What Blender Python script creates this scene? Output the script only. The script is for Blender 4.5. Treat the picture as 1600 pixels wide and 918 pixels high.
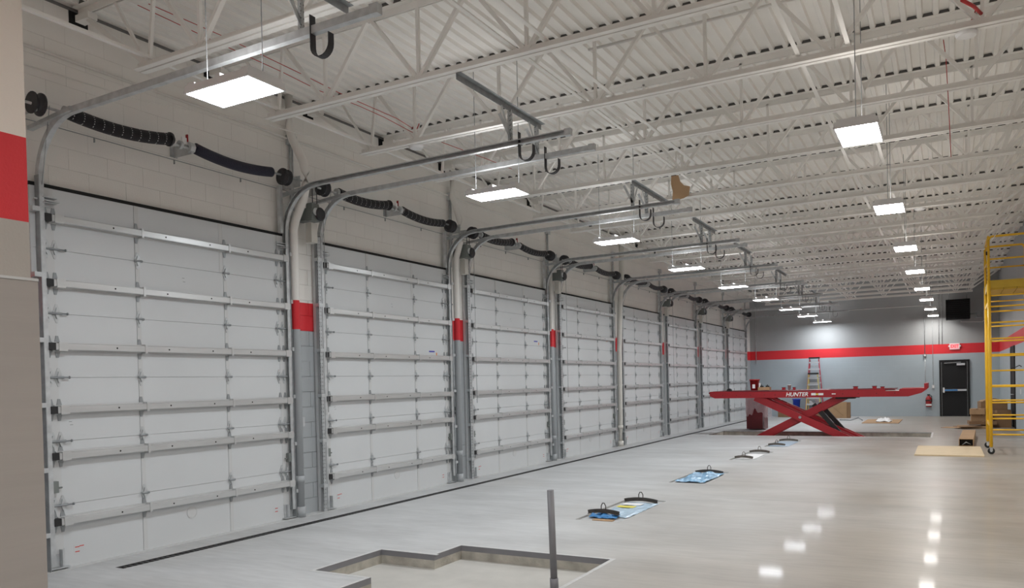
import bpy, math, random
from mathutils import Vector, Matrix
for o in list(bpy.data.objects): bpy.data.objects.remove(o)
random.seed(7)
sc = bpy.context.scene
C = sc.collection

# ------------------------------------------------------------ camera
F, CY, YAW, PITCH, ROLL = 1226.3157, 617.3013, .5069, -.0147, -.0239
CAM = Vector((7.4452, 0, 1.666))
fw = Vector((-math.sin(YAW)*math.cos(PITCH), math.cos(YAW)*math.cos(PITCH), math.sin(PITCH)))
rt = Vector((math.cos(YAW), math.sin(YAW), 0)); up = rt.cross(fw)
r2 = rt*math.cos(ROLL)+up*math.sin(ROLL); u2 = -rt*math.sin(ROLL)+up*math.cos(ROLL)
cd = bpy.data.cameras.new('camera'); cam = bpy.data.objects.new('camera', cd); C.objects.link(cam)
m = Matrix((r2, u2, -fw)).transposed().to_4x4(); m.translation = CAM; cam.matrix_world = m
cd.sensor_width = 36; cd.lens = F/1600*36; cd.shift_y = (CY-459)/1600; cd.clip_end = 200; cd.clip_start = .05
sc.camera = cam

# ------------------------------------------------------------ world, exposure
w = bpy.data.worlds.new('world'); sc.world = w; w.use_nodes = True
w.node_tree.nodes['Background'].inputs[0].default_value = (.8, .88, 1, 1)
w.node_tree.nodes['Background'].inputs[1].default_value = .3
sc.view_settings.view_transform = 'Standard'; sc.view_settings.look = 'None'
sc.view_settings.gamma = 1; sc.view_settings.use_curve_mapping = False
sc.view_settings.exposure = 0.44
LAMP_POWER_L, LAMP_POWER_R, UPLIGHT = 62.0, 42.0, .20
sc.cycles.use_denoising = True
sc.cycles.max_bounces = 9; sc.cycles.diffuse_bounces = 6; sc.cycles.glossy_bounces = 3
sc.cycles.sample_clamp_indirect = 6

# ------------------------------------------------------------ constants
Y0, W, B, H, YE, XR, ZC = 4.337, 3.119, 3.758, 3.66, 34.96, 9.18, 5.46
XW = 16.0
ZB1, ZB2 = 2.8117, 2.4355
ORD = ['nearest', 'second', 'third', 'fourth', 'fifth', 'sixth', 'seventh', 'eighth', 'ninth', 'tenth', 'eleventh', 'twelfth', 'thirteenth', 'fourteenth', 'fifteenth', 'sixteenth', 'seventeenth', 'eighteenth', 'nineteenth']

# ------------------------------------------------------------ materials
def mat(name, col, rough=.5, metal=0, noise=0, nscale=8, bump=0, bscale=60, emit=0, coat=0, stretch=None, alpha=1):
    m = bpy.data.materials.new(name); m.use_nodes = True
    nt = m.node_tree; b = nt.nodes['Principled BSDF']
    b.inputs['Base Color'].default_value = (*col, 1); b.inputs['Roughness'].default_value = rough; b.inputs['Metallic'].default_value = metal
    if coat: b.inputs['Coat Weight'].default_value = coat; b.inputs['Coat Roughness'].default_value = .1
    if alpha < 1: b.inputs['Alpha'].default_value = alpha
    if emit:
        b.inputs['Emission Color'].default_value = (*col, 1); b.inputs['Emission Strength'].default_value = emit
    tc = nt.nodes.new('ShaderNodeTexCoord')
    src = tc.outputs['Object']
    if stretch:
        mp = nt.nodes.new('ShaderNodeMapping'); mp.inputs['Scale'].default_value = stretch
        nt.links.new(src, mp.inputs[0]); src = mp.outputs[0]
    if noise:
        n = nt.nodes.new('ShaderNodeTexNoise'); n.inputs['Scale'].default_value = nscale; n.inputs['Detail'].default_value = 5
        nt.links.new(src, n.inputs['Vector'])
        r = nt.nodes.new('ShaderNodeMapRange'); r.inputs[1].default_value = .3; r.inputs[2].default_value = .7
        r.inputs[3].default_value = 1-noise; r.inputs[4].default_value = 1+noise
        nt.links.new(n.outputs[0], r.inputs[0])
        mx = nt.nodes.new('ShaderNodeVectorMath'); mx.operation = 'SCALE'; mx.inputs[0].default_value = col
        nt.links.new(r.outputs[0], mx.inputs['Scale']); nt.links.new(mx.outputs[0], b.inputs['Base Color'])
    if bump:
        n = nt.nodes.new('ShaderNodeTexNoise'); n.inputs['Scale'].default_value = bscale; n.inputs['Detail'].default_value = 4
        nt.links.new(src, n.inputs['Vector'])
        bp = nt.nodes.new('ShaderNodeBump'); bp.inputs['Strength'].default_value = bump; bp.inputs['Distance'].default_value = .01
        nt.links.new(n.outputs[0], bp.inputs['Height']); nt.links.new(bp.outputs[0], b.inputs['Normal'])
    return m

WHITE_P, GREY_P, RED_P = (.86, .84, .80), (.40, .425, .44), (.70, .026, .036)
def wall_mat(name, grey=GREY_P, white=WHITE_P, bricks=False, zred=True):
    m = mat(name, white, .55, bump=.15, bscale=90)
    nt = m.node_tree; b = nt.nodes['Principled BSDF']
    g = nt.nodes.new('ShaderNodeNewGeometry'); s = nt.nodes.new('ShaderNodeSeparateXYZ'); nt.links.new(g.outputs['Position'], s.inputs[0])
    cr = nt.nodes.new('ShaderNodeValToRGB'); cr.color_ramp.interpolation = 'CONSTANT'
    dv = nt.nodes.new('ShaderNodeMath'); dv.operation = 'DIVIDE'; dv.inputs[1].default_value = 6; nt.links.new(s.outputs[2], dv.inputs[0])
    e = cr.color_ramp.elements; e[0].position = 0; e[0].color = (*grey, 1); e[1].position = ZB2/6; e[1].color = (*RED_P, 1)
    x = e.new(ZB1/6); x.color = (*white, 1)
    nt.links.new(dv.outputs[0], cr.inputs[0])
    n = nt.nodes.new('ShaderNodeTexNoise'); n.inputs['Scale'].default_value = 1.3; n.inputs['Detail'].default_value = 4
    nt.links.new(g.outputs['Position'], n.inputs['Vector'])
    r = nt.nodes.new('ShaderNodeMapRange'); r.inputs[3].default_value = .92; r.inputs[4].default_value = 1.06; nt.links.new(n.outputs[0], r.inputs[0])
    mx = nt.nodes.new('ShaderNodeVectorMath'); mx.operation = 'SCALE'; nt.links.new(cr.outputs[0], mx.inputs[0]); nt.links.new(r.outputs[0], mx.inputs['Scale'])
    nt.links.new(mx.outputs[0], b.inputs['Base Color'])
    if bricks:
        br = nt.nodes.new('ShaderNodeTexBrick'); br.inputs['Scale'].default_value = 1
        br.inputs['Brick Width'].default_value = .406; br.inputs['Row Height'].default_value = .2033; br.inputs['Mortar Size'].default_value = .006
        cb = nt.nodes.new('ShaderNodeCombineXYZ'); ad = nt.nodes.new('ShaderNodeMath'); ad.operation = 'ADD'
        nt.links.new(s.outputs[0], ad.inputs[0]); nt.links.new(s.outputs[1], ad.inputs[1]); nt.links.new(ad.outputs[0], cb.inputs[0]); nt.links.new(s.outputs[2], cb.inputs[1])
        nt.links.new(cb.outputs[0], br.inputs['Vector'])
        bp = nt.nodes.new('ShaderNodeBump'); bp.invert = True; bp.inputs['Strength'].default_value = .5; bp.inputs['Distance'].default_value = .004
        nt.links.new(br.outputs['Fac'], bp.inputs['Height']); nt.links.new(bp.outputs[0], b.inputs['Normal'])
    return m

def floor_mat():
    m = bpy.data.materials.new('polished_concrete'); m.use_nodes = True; nt = m.node_tree; b = nt.nodes['Principled BSDF']; L = nt.links.new
    g = nt.nodes.new('ShaderNodeNewGeometry'); s = nt.nodes.new('ShaderNodeSeparateXYZ'); L(g.outputs['Position'], s.inputs[0])
    def noise(scale, det, sx=1, sy=1, dist=0):
        mp = nt.nodes.new('ShaderNodeMapping'); mp.inputs['Scale'].default_value = (sx, sy, 1); L(g.outputs['Position'], mp.inputs[0])
        n = nt.nodes.new('ShaderNodeTexNoise'); n.inputs['Scale'].default_value = scale; n.inputs['Detail'].default_value = det; n.inputs['Distortion'].default_value = dist
        L(mp.outputs[0], n.inputs['Vector']); return n.outputs[0]
    def rng(v, a, b_, c, d):
        r = nt.nodes.new('ShaderNodeMapRange'); r.inputs[1].default_value = a; r.inputs[2].default_value = b_; r.inputs[3].default_value = c; r.inputs[4].default_value = d
        L(v, r.inputs[0]); return r.outputs[0]
    def math_(op, a, b_):
        n = nt.nodes.new('ShaderNodeMath'); n.operation = op
        for i, v in enumerate((a, b_)):
            if isinstance(v, (int, float)): n.inputs[i].default_value = v
            else: L(v, n.inputs[i])
        return n.outputs[0]
    big = noise(.35, 5, 1, .7, .1)
    # slab runs from paler grey by the doors to darker, glossier beige on the right
    t = math_('ADD', rng(s.outputs[0], 3.2, 6.6, 0, 1), rng(big, .3, .7, -.35, .35))
    mixc = nt.nodes.new('ShaderNodeMix'); mixc.data_type = 'RGBA'
    mixc.inputs[6].default_value = (.53, .54, .545, 1); mixc.inputs[7].default_value = (.355, .325, .285, 1)
    cl = nt.nodes.new('ShaderNodeClamp'); L(t, cl.inputs[0]); L(cl.outputs[0], mixc.inputs[0])
    v1 = rng(noise(1.1, 7, .6, 1.6, .15), .2, .8, .80, 1.14)
    v2 = rng(noise(9, 6, .35, 1.8, .1), .2, .8, .90, 1.09)
    v = math_('MULTIPLY', v1, v2)
    sc_ = nt.nodes.new('ShaderNodeVectorMath'); sc_.operation = 'SCALE'; L(mixc.outputs[2], sc_.inputs[0]); L(v, sc_.inputs['Scale'])
    L(sc_.outputs[0], b.inputs['Base Color'])
    L(rng(t, 0, 1, .01, .10), b.inputs['Coat Weight']); b.inputs['Coat Roughness'].default_value = .06
    rr = math_('ADD', rng(t, 0, 1, .48, .34), rng(noise(2.2, 6), .3, .7, -.02, .03))
    L(rr, b.inputs['Roughness'])
    b.inputs['Specular IOR Level'].default_value = .2
    return m

def perf_mat(name, axis=2):
    """galvanised steel with two rows of punched holes along the object's z"""
    m = mat(name, (.46, .48, .49), .42, .5, noise=.18, nscale=14)
    nt = m.node_tree; b = nt.nodes['Principled BSDF']; L = nt.links.new
    tc = nt.nodes.new('ShaderNodeNewGeometry'); s = nt.nodes.new('ShaderNodeSeparateXYZ'); L(tc.outputs['Position'], s.inputs[0])
    def wave(o, per):
        a = nt.nodes.new('ShaderNodeMath'); a.operation = 'PINGPONG'; a.inputs[1].default_value = per/2; L(o, a.inputs[0]); return a.outputs[0]
    z = wave(s.outputs[2], .05)
    q = nt.nodes.new('ShaderNodeMath'); q.operation = 'ADD'; L(s.outputs[0], q.inputs[0]); L(s.outputs[1], q.inputs[1])
    y = wave(q.outputs[0], .032)
    c = nt.nodes.new('ShaderNodeCombineXYZ'); L(z, c.inputs[0]); L(y, c.inputs[1])
    ln = nt.nodes.new('ShaderNodeVectorMath'); ln.operation = 'LENGTH'; L(c.outputs[0], ln.inputs[0])
    lt = nt.nodes.new('ShaderNodeMath'); lt.operation = 'LESS_THAN'; lt.inputs[1].default_value = .0065; L(ln.outputs['Value'], lt.inputs[0])
    mx = nt.nodes.new('ShaderNodeMix'); mx.data_type = 'RGBA'; L(lt.outputs[0], mx.inputs[0]); mx.inputs[7].default_value = (.10, .10, .10, 1)
    L(b.inputs['Base Color'].links[0].from_socket, mx.inputs[6]); L(mx.outputs[2], b.inputs['Base Color'])
    return m

def spring_mat(name, col, chalk):
    m = mat(name, col, .45, .2); nt = m.node_tree; b = nt.nodes['Principled BSDF']; L = nt.links.new
    tc = nt.nodes.new('ShaderNodeTexCoord'); s = nt.nodes.new('ShaderNodeSeparateXYZ'); L(tc.outputs['Object'], s.inputs[0])
    pp = nt.nodes.new('ShaderNodeMath'); pp.operation = 'PINGPONG'; pp.inputs[1].default_value = .006; L(s.outputs[1], pp.inputs[0])
    bp = nt.nodes.new('ShaderNodeBump'); bp.inputs['Strength'].default_value = 1; bp.inputs['Distance'].default_value = 1; L(pp.outputs[0], bp.inputs['Height']); L(bp.outputs[0], b.inputs['Normal'])
    if chalk:
        a = nt.nodes.new('ShaderNodeMath'); a.operation = 'PINGPONG'; a.inputs[1].default_value = .05; L(s.outputs[1], a.inputs[0])
        l1 = nt.nodes.new('ShaderNodeMath'); l1.operation = 'LESS_THAN'; l1.inputs[1].default_value = .004; L(a.outputs[0], l1.inputs[0])
        c = nt.nodes.new('ShaderNodeMath'); c.operation = 'PINGPONG'; c.inputs[1].default_value = .011; L(s.outputs[2], c.inputs[0])
        l2 = nt.nodes.new('ShaderNodeMath'); l2.operation = 'LESS_THAN'; l2.inputs[1].default_value = .005; L(c.outputs[0], l2.inputs[0])
        mu = nt.nodes.new('ShaderNodeMath'); mu.operation = 'MULTIPLY'; L(l1.outputs[0], mu.inputs[0]); L(l2.outputs[0], mu.inputs[1])
        mx = nt.nodes.new('ShaderNodeMix'); mx.data_type = 'RGBA'; mx.inputs[6].default_value = (*col, 1); mx.inputs[7].default_value = (.7, .7, .7, 1)
        L(mu.outputs[0], mx.inputs[0]); L(mx.outputs[2], b.inputs['Base Color'])
    return m

def lens_mat(name, col, power):
    m = bpy.data.materials.new(name); m.use_nodes = True; nt = m.node_tree
    for n in list(nt.nodes): nt.nodes.remove(n)
    e = nt.nodes.new('ShaderNodeEmission'); e.inputs[0].default_value = (*col, 1); e.inputs[1].default_value = power
    o = nt.nodes.new('ShaderNodeOutputMaterial'); nt.links.new(e.outputs[0], o.inputs[0]); return m

M = dict(
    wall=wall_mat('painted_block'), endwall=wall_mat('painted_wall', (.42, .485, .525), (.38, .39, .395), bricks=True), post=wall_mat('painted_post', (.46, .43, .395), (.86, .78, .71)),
    lower=mat('painted_board', (.40, .37, .345), .6, noise=.03, nscale=2, bump=.08, bscale=5, stretch=(1, .6, 9)),
    deck=mat('deck_paint', (.86, .84, .80), .5, noise=.03, nscale=2), steel=mat('joist_paint', (.86, .845, .81), .5, noise=.04, nscale=3),
    floor=floor_mat(), pitwall=mat('rough_concrete', (.42, .40, .35), .8, noise=.25, nscale=6, bump=.6, bscale=25), pitbase=mat('pit_concrete', (.48, .47, .44), .7, noise=.08, nscale=3),
    rim=mat('ground_edge', (.55, .555, .55), .5, noise=.08, nscale=20), grate=mat('drain_grate', (.05, .05, .05), .6),
    door=mat('door_enamel', (.62, .64, .65), .42, noise=.02, nscale=1.5, bump=.04, bscale=120), stile=mat('stile_enamel', (.60, .61, .61), .4),
    strut=mat('galvanised_strut', (.62, .63, .63), .33, .55, noise=.08, nscale=5, stretch=(1, .4, 3)), galv=mat('galvanised', (.56, .58, .59), .4, .45, noise=.15, nscale=12),
    dgalv=mat('dull_galvanised', (.33, .35, .36), .5, .45, noise=.15, nscale=12), perf=perf_mat('perforated_steel'),
    unpainted=mat('bare_deck', (.09, .088, .085), .6), ledger=mat('ledger_shadow_steel', (.16, .155, .15), .6),  # dark tones that put shade into the flutes and the wall top
    black=mat('black_rubber', (.012, .012, .013), .55), hole=mat('punched_hole', (.01, .01, .01), .9), seal=mat('seal', (.006, .006, .006), .8),
    spring1=spring_mat('spring_chalked', (.016, .016, .02), True), spring2=spring_mat('spring_plain', (.03, .03, .055), False), cast=mat('cast_drum', (.05, .05, .055), .5, .3, noise=.2, nscale=20),
    pipew=mat('white_pipe', (.68, .66, .61), .4, noise=.03), greyp=mat('grey_pvc', (.20, .20, .215), .45, noise=.06, nscale=5), hoist=mat('hoist_grey', (.20, .22, .21), .5, .2),
    red=mat('lift_red', (.36, .010, .018), .42, noise=.08, nscale=2), dred=mat('lift_dark_red', (.13, .006, .012), .4), redp=mat('red_paint', (.34, .012, .014), .4),
    white=mat('white_plastic', (.78, .78, .78), .4), decal=mat('decal_white', (.85, .85, .85), .5), yel=mat('decal_yellow', (.75, .65, .1), .5),
    amber=mat('scaffold_amber', (.85, .50, .02), .35, noise=.05, nscale=4), amber2=mat('platform_mustard', (.55, .36, .03), .5, noise=.1, nscale=3),
    ply=mat('plywood', (.62, .50, .33), .6, noise=.12, nscale=4, stretch=(1, 9, 1)), card=mat('cardboard', (.42, .27, .15), .8, noise=.08, nscale=4), card2=mat('cardboard_dark', (.27, .165, .09), .85, noise=.1, nscale=4),
    film=mat('blue_film', (.22, .42, .62), .22, noise=.25, nscale=9, bump=.6, bscale=14), film2=mat('pale_film', (.42, .56, .68), .3, noise=.2, nscale=9, bump=.4, bscale=12), bar=mat('black_bar', (.06, .052, .046), .5, noise=.3, nscale=20), bar2=mat('dusty_bar', (.13, .115, .10), .7, noise=.4, nscale=15),
    plate=mat('cover_plate', (.46, .47, .47), .5, noise=.15, nscale=6), bluet=mat('blue_tape', (.05, .22, .5), .5), blue=mat('blue_tub', (.02, .07, .55), .4), blackp=mat('black_paint', (.005, .005, .006), .75),
    lyel=mat('fibreglass_yellow', (.72, .60, .22), .4), lred=mat('fibreglass_red', (.5, .06, .09), .4), alu=mat('aluminium', (.65, .68, .72), .35, .6), wire=mat('red_wire', (.5, .03, .03), .5), strap=mat('bumper_strap', (.03, .03, .035), .5),
    lensL=lens_mat('led_cool', (.91, .955, 1.0), LAMP_POWER_L), lensR=lens_mat('led_warm', (1.0, .97, .93), LAMP_POWER_R), upL=lens_mat('uplight_cool', (.97, .96, .96), LAMP_POWER_L*UPLIGHT), upR=lens_mat('uplight_warm', (1.0, .94, .88), LAMP_POWER_R*UPLIGHT), exitm=mat('exit_face', (.85, .35, .38), .4, emit=.35), exitr=mat('exit_letters', (.8, .02, .03), .4, emit=.6),
    plastic=mat('clear_wrap', (.75, .62, .64), .25, alpha=.38), paint_red_line=mat('warning_red', (.6, .08, .06), .6), blue_ink=mat('blue_print', (.06, .07, .45), .6), orange_ink=mat('orange_print', (.75, .28, .1), .6), dark_ink=mat('dark_print', (.12, .14, .13), .6),
)

# ------------------------------------------------------------ mesh helper
class MB:
    def __init__(s): s.v = []; s.f = []; s.sm = []
    def box(s, x0, x1, y0, y1, z0, z1):
        b = len(s.v)
        s.v += [(x0, y0, z0), (x1, y0, z0), (x1, y1, z0), (x0, y1, z0), (x0, y0, z1), (x1, y0, z1), (x1, y1, z1), (x0, y1, z1)]
        for q in ((3, 2, 1, 0), (4, 5, 6, 7), (0, 1, 5, 4), (1, 2, 6, 5), (2, 3, 7, 6), (3, 0, 4, 7)): s.f.append([b+i for i in q]); s.sm.append(False)
        return s
    def prism(s, poly, axis, a, b_):
        """poly in the two other axes (in xyz order), extruded along axis from a to b_"""
        n = len(poly); b = len(s.v)
        for h in (a, b_):
            for p in poly:
                q = list(p); q.insert(axis, h); s.v.append(tuple(q))
        s.f.append(list(range(b+n-1, b-1, -1))); s.f.append(list(range(b+n, b+2*n))); s.sm += [False, False]
        for i in range(n):
            j = (i+1) % n; s.f.append([b+i, b+j, b+n+j, b+n+i]); s.sm.append(False)
        return s
    def sweep(s, pts, prof, upv=(0, 0, 1), smooth=False, caps=True):
        """prof: closed list of (a, b): a along side vector, b along up vector"""
        P = [Vector(p) for p in pts]; n = len(prof); b0 = len(s.v); U = Vector(upv)
        for i, p in enumerate(P):
            if i == 0: t = (P[1]-P[0]).normalized(); k = 1
            elif i == len(P)-1: t = (P[-1]-P[-2]).normalized(); k = 1
            else:
                t1 = (P[i]-P[i-1]).normalized(); t2 = (P[i+1]-P[i]).normalized(); t = (t1+t2).normalized(); k = 1/max(.5, t.dot(t1))
            sd = t.cross(U)
            if sd.length < 1e-4: sd = t.cross(Vector((0, 1, 0))) if abs(t.y) < .9 else t.cross(Vector((1, 0, 0)))
            sd.normalize(); u = sd.cross(t).normalized()
            for a, c in prof: s.v.append(tuple(p+sd*a*k+u*c*k if smooth else p+sd*a+u*c*(1 if i in (0, len(P)-1) else k)))
        for i in range(len(P)-1):
            for j in range(n):
                q = (j+1) % n; s.f.append([b0+i*n+j, b0+i*n+q, b0+(i+1)*n+q, b0+(i+1)*n+j]); s.sm.append(smooth)
        if caps:
            s.f.append([b0+j for j in range(n)][::-1]); s.f.append([b0+(len(P)-1)*n+j for j in range(n)]); s.sm += [False, False]
        return s
    def tube(s, pts, r, n=8, upv=(0, 0, 1)):
        return s.sweep(pts, [(r*math.cos(2*math.pi*i/n), r*math.sin(2*math.pi*i/n)) for i in range(n)], upv, True)
    def rail(s, pts, w_, h, upv=(0, 0, 1)):
        return s.sweep(pts, [(-w_/2, -h/2), (w_/2, -h/2), (w_/2, h/2), (-w_/2, h/2)], upv)
    def ring(s, c, axis, r0, r1, t, n=20):
        b = len(s.v); c = Vector(c)
        ax = Vector([1 if i == axis else 0 for i in range(3)]); e1 = Vector([1 if i == (axis+1) % 3 else 0 for i in range(3)]); e2 = ax.cross(e1)
        for i in range(n):
            d = e1*math.cos(2*math.pi*i/n)+e2*math.sin(2*math.pi*i/n)
            for r, h in ((r0, 0), (r1, 0), (r1, t), (r0, t)): s.v.append(tuple(c+d*r+ax*h))
        for i in range(n):
            j = (i+1) % n
            for k in range(4):
                q = (k+1) % 4; s.f.append([b+i*4+k, b+i*4+q, b+j*4+q, b+j*4+k]); s.sm.append(False)
        return s
    def lathe(s, c, axis, prof, n=20):
        """prof: list of (h, r) along axis"""
        b = len(s.v); c = Vector(c)
        ax = Vector([1 if i == axis else 0 for i in range(3)]); e1 = Vector([1 if i == (axis+1) % 3 else 0 for i in range(3)]); e2 = ax.cross(e1)
        for h, r in prof:
            for i in range(n): s.v.append(tuple(c+ax*h+(e1*math.cos(2*math.pi*i/n)+e2*math.sin(2*math.pi*i/n))*r))
        for k in range(len(prof)-1):
            for i in range(n):
                j = (i+1) % n; s.f.append([b+k*n+i, b+k*n+j, b+(k+1)*n+j, b+(k+1)*n+i]); s.sm.append(abs(prof[k][0]-prof[k+1][0]) > 1e-4)
        s.f.append([b+i for i in range(n)][::-1]); s.f.append([b+(len(prof)-1)*n+i for i in range(n)]); s.sm += [False, False]
        return s
    def mesh(s, name, mt):
        me = bpy.data.meshes.new(name); me.from_pydata(s.v, [], s.f); me.materials.append(mt)
        me.polygons.foreach_set('use_smooth', s.sm); me.update(); return me
    def build(s, name, mt, parent=None, loc=None, label=None):
        o = bpy.data.objects.new(name, s.mesh(name, mt)); C.objects.link(o)
        if parent: o.parent = parent
        if loc: o.location = loc
        if label: o['label'] = label
        return o

def tag(o, label, cat, group=None, kind=None):
    o['label'] = label; o['category'] = cat
    if group: o['group'] = group
    if kind: o['kind'] = kind
    return o
def thing(name, loc, label, cat, group=None, kind=None, rz=0):
    o = bpy.data.objects.new(name, None); C.objects.link(o); o.location = loc; o.rotation_euler[2] = rz; o.empty_display_size = .1
    return tag(o, label, cat, group, kind)
def inst(me, name, parent, loc=(0, 0, 0), rot=None, label=None):
    o = bpy.data.objects.new(name, me); C.objects.link(o); o.location = loc
    if parent: o.parent = parent
    if rot: o.rotation_euler = rot
    if label: o['label'] = label
    return o
KIDS = {}
def kids(o): return [c for c in o.children]
def copy_tree(o, label=None, loc=None):
    def rec(a, p):
        c = a.copy(); C.objects.link(c)
        if p: c.parent = p
        for k in list(a.children): rec(k, c)
        return c
    r = rec(o, None)
    if label: r['label'] = label
    if loc: r.location = loc
    return r
def struct(o, kind='structure'): o['kind'] = kind; return o
def ray(px, py):
    return CAM, (fw+r2*((px-800)/F)+u2*((CY-py)/F))
def at(px, py, axis, val):
    o, d = ray(px, py); t = (val-o[axis])/d[axis]; return o+d*t

# ------------------------------------------------------------ floor with its pits, drain and cover recesses
PIT1 = [(2.345, 4.66, 5.38, 6.35), (3.0, 4.66, 1.2, 5.38), (3.0, 4.66, 6.35, 6.84)]
PIT2 = (1.16, 7.03, 23.3, 25.2)
COVERS = [(3.46, 4.03, 8.69, 10.48), (3.44, 4.03, 12.41, 14.06), (3.49, 4.02, 16.22, 18.23), (3.52, 4.08, 19.58, 21.64)]
DRAIN = (.455, .57, 4.69, 33.6)
holes = PIT1+[PIT2]+COVERS+[DRAIN]
xs = sorted({-.3, XW+.2} | {a for h in holes for a in h[:2]}); ys = sorted({-4.3, YE+.3} | {a for h in holes for a in h[2:]})
mb = MB(); idx = {}
def vid(x, y):
    if (x, y) not in idx: idx[(x, y)] = len(mb.v); mb.v.append((x, y, 0))
    return idx[(x, y)]
for i in range(len(xs)-1):
    for j in range(len(ys)-1):
        cx, cy = (xs[i]+xs[i+1])/2, (ys[j]+ys[j+1])/2
        if any(h[0] < cx < h[1] and h[2] < cy < h[3] for h in holes): continue
        mb.f.append([vid(xs[i], ys[j]), vid(xs[i+1], ys[j]), vid(xs[i+1], ys[j+1]), vid(xs[i], ys[j+1])]); mb.sm.append(False)
floor = struct(mb.build('floor', M['floor']))
def pit(outline, depth, split, name):
    """outline counter-clockwise; upper band of each side smooth, lower band rough concrete"""
    n = len(outline)
    for i in range(n):
        a, b_ = outline[i], outline[(i+1) % n]
        q = MB(); q.v = [(*a, 0), (*b_, 0), (*b_, -split), (*a, -split)]; q.f = [[0, 1, 2, 3]]; q.sm = [False]
        q.build(name+'_edge', M['greyp'] if split > .03 else M['dgalv'], floor)
        q = MB(); q.v = [(*a, -split), (*b_, -split), (*b_, -depth), (*a, -depth)]; q.f = [[0, 1, 2, 3]]; q.sm = [False]
        q.build(name+'_side', M['pitwall'], floor)
    q = MB(); q.v = [(*p, -depth) for p in outline]; q.f = [list(range(n))]; q.sm = [False]; q.build(name+'_base', M['pitbase'], floor)
o1 = [(2.345, 5.38), (3.0, 5.38), (3.0, 1.2), (4.66, 1.2), (4.66, 6.84), (3.0, 6.84), (3.0, 6.35), (2.345, 6.35)]
pit(o1, .14, .055, 'pit')
x0, x1, y0, y1 = PIT2; pit([(x0, y0), (x1, y0), (x1, y1), (x0, y1)], .38, .02, 'lift_pit')
for a, b_, c, d in ((2.30, 3.03, 6.35, 6.39), (2.96, 3.0, 6.39, 6.88), (3.0, 4.70, 6.84, 6.88), (4.66, 4.70, 1.2, 6.84), (2.305, 2.345, 5.34, 6.35), (2.345, 2.97, 5.34, 5.38), (2.965, 3.0, 1.2, 5.38)):
    MB().box(a, b_, c, d, 0, .0015).build('pit_rim', M['rim'], floor)
for a, b_, c, d in ((x0-.05, x1+.05, y0-.05, y0), (x0-.05, x1+.05, y1, y1+.05), (x0-.05, x0, y0, y1), (x1, x1+.05, y0, y1)):
    MB().box(a, b_, c, d, 0, .002).build('lift_pit_rim', M['rim'], floor)
struct(MB().lathe((3.72, 5.42, -.14), 2, [(0, .1), (.004, .1)], 20).build('floor_drain', M['dgalv'], floor), 'structure')
q = MB(); a, b_, c, d = DRAIN
q.box(a, b_, c, d, -.08, -.06); q.box(a-.004, a, c, d, -.08, .001).box(b_, b_+.004, c, d, -.08, .001).box(a, b_, c-.004, c, -.08, 0)
q.build('drain_channel', M['grate'], floor)
q = MB(); n = int((d-c)/.06)
for i in range(n): q.box(a, b_, c+i*.06, c+i*.06+.03, -.02, -.006)
g = q.build('drain_grate', M['grate'], floor); g['kind'] = 'stuff'
MB().box(-.05, .10, 3.9, 34.3, 0, .003).build('door_threshold', M['rim'], floor)
for k, (yy, xx0) in enumerate(((11.0, 0.6), (22.6, .6), (30, .6))):
    MB().box(xx0, XR, yy, yy+.004, 0, .0006).build('control_joint', M['dgalv'], floor)

# ------------------------------------------------------------ walls
struct(MB().box(-.3, -.060, -4.2, YE+.2, 0, 5.7).build('wall_left', M['wall']))
WL = bpy.data.objects['wall_left']
# blocks: full courses above the doors, and the piers between the doors
blocks = []
piers = [(3.9, Y0-.06)]+[(Y0+i*B+W+.06, Y0+(i+1)*B-.06) for i in range(7)]+[(Y0+7*B+W+.06, YE)]
ch = .2033
for r in range(27):
    z0 = r*ch; z1 = min(z0+ch, ZC)
    if z0 >= 18*ch-.01: spans = [(2.04, YE)]
    else: spans = piers
    for (a, b_) in spans:
        y = math.floor(a/.406)*.406-(.203 if r % 2 else 0)
        while y < b_:
            c, d = max(a, y), min(b_, y+.406)
            if d-c > .02: blocks.append((c, d, z0, z1))
            y += .406
blocks.sort(key=lambda q: (Vector((0, (q[0]+q[1])/2, (q[2]+q[3])/2))-CAM).length-(.6 if q[2] < 3.6 else 0))
shared = {}
rest = MB()
for n, (c, d, z0, z1) in enumerate(blocks):
    if n < 290:
        k = (round(d-c, 3), round(z1-z0, 3), z0 < 3.5)
        if k not in shared: shared[k] = MB().box(-.062, -.05, .003 if z0 < 3.5 else .001, d-c-(.003 if z0 < 3.5 else .001), .003 if z0 < 3.5 else .001, z1-z0-(.003 if z0 < 3.5 else .001)).mesh('block', M['wall'])
        inst(shared[k], 'block', WL, (0, c, z0))
    else: rest.box(-.062, -.05, c+.001, d-.001, z0+.001, z1-.001)
o = rest.build('blocks', M['wall'], WL); o['kind'] = 'stuff'
struct(MB().box(-.3, XR+.3, YE, YE+.2, 0, 5.7).build('wall_end', M['endwall']))
struct(MB().box(XR, XR+.2, 22.0, YE+.2, 0, 5.7).build('wall_right', M['endwall']))
# nearer than this the unseen hall is widened to hold the added lamps
struct(MB().box(XR+.2, XW, 22.0, 22.2, 0, 5.7).build('wall_return', M['endwall']))
struct(MB().box(XW, XW+.2, -4.2, 22.2, 0, 5.7).build('wall_far_right', M['endwall']))
struct(MB().box(-.3, XW+.2, -4.3, -4.1, 0, 5.7).build('wall_back', M['endwall']))
pn = struct(MB().box(0, 3.87, -4.1, 2.035, 2.19, 5.46).build('wall_near', M['post']))
lw = MB().box(0, 3.865, -4.1, 2.07, 0, 2.19).build('lower_wall', M['lower'], pn)
MB().box(3.865, 3.870, -4.1, 2.07, 2.178, 2.19).build('board_cap', M['stile'], pn)  # pale strip drawn in as the highlight along the seam
struct(MB().box(0.0, .006, 4.0, 34.4, 4.225, 4.232).build('trim_1', M['dgalv']))

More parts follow.
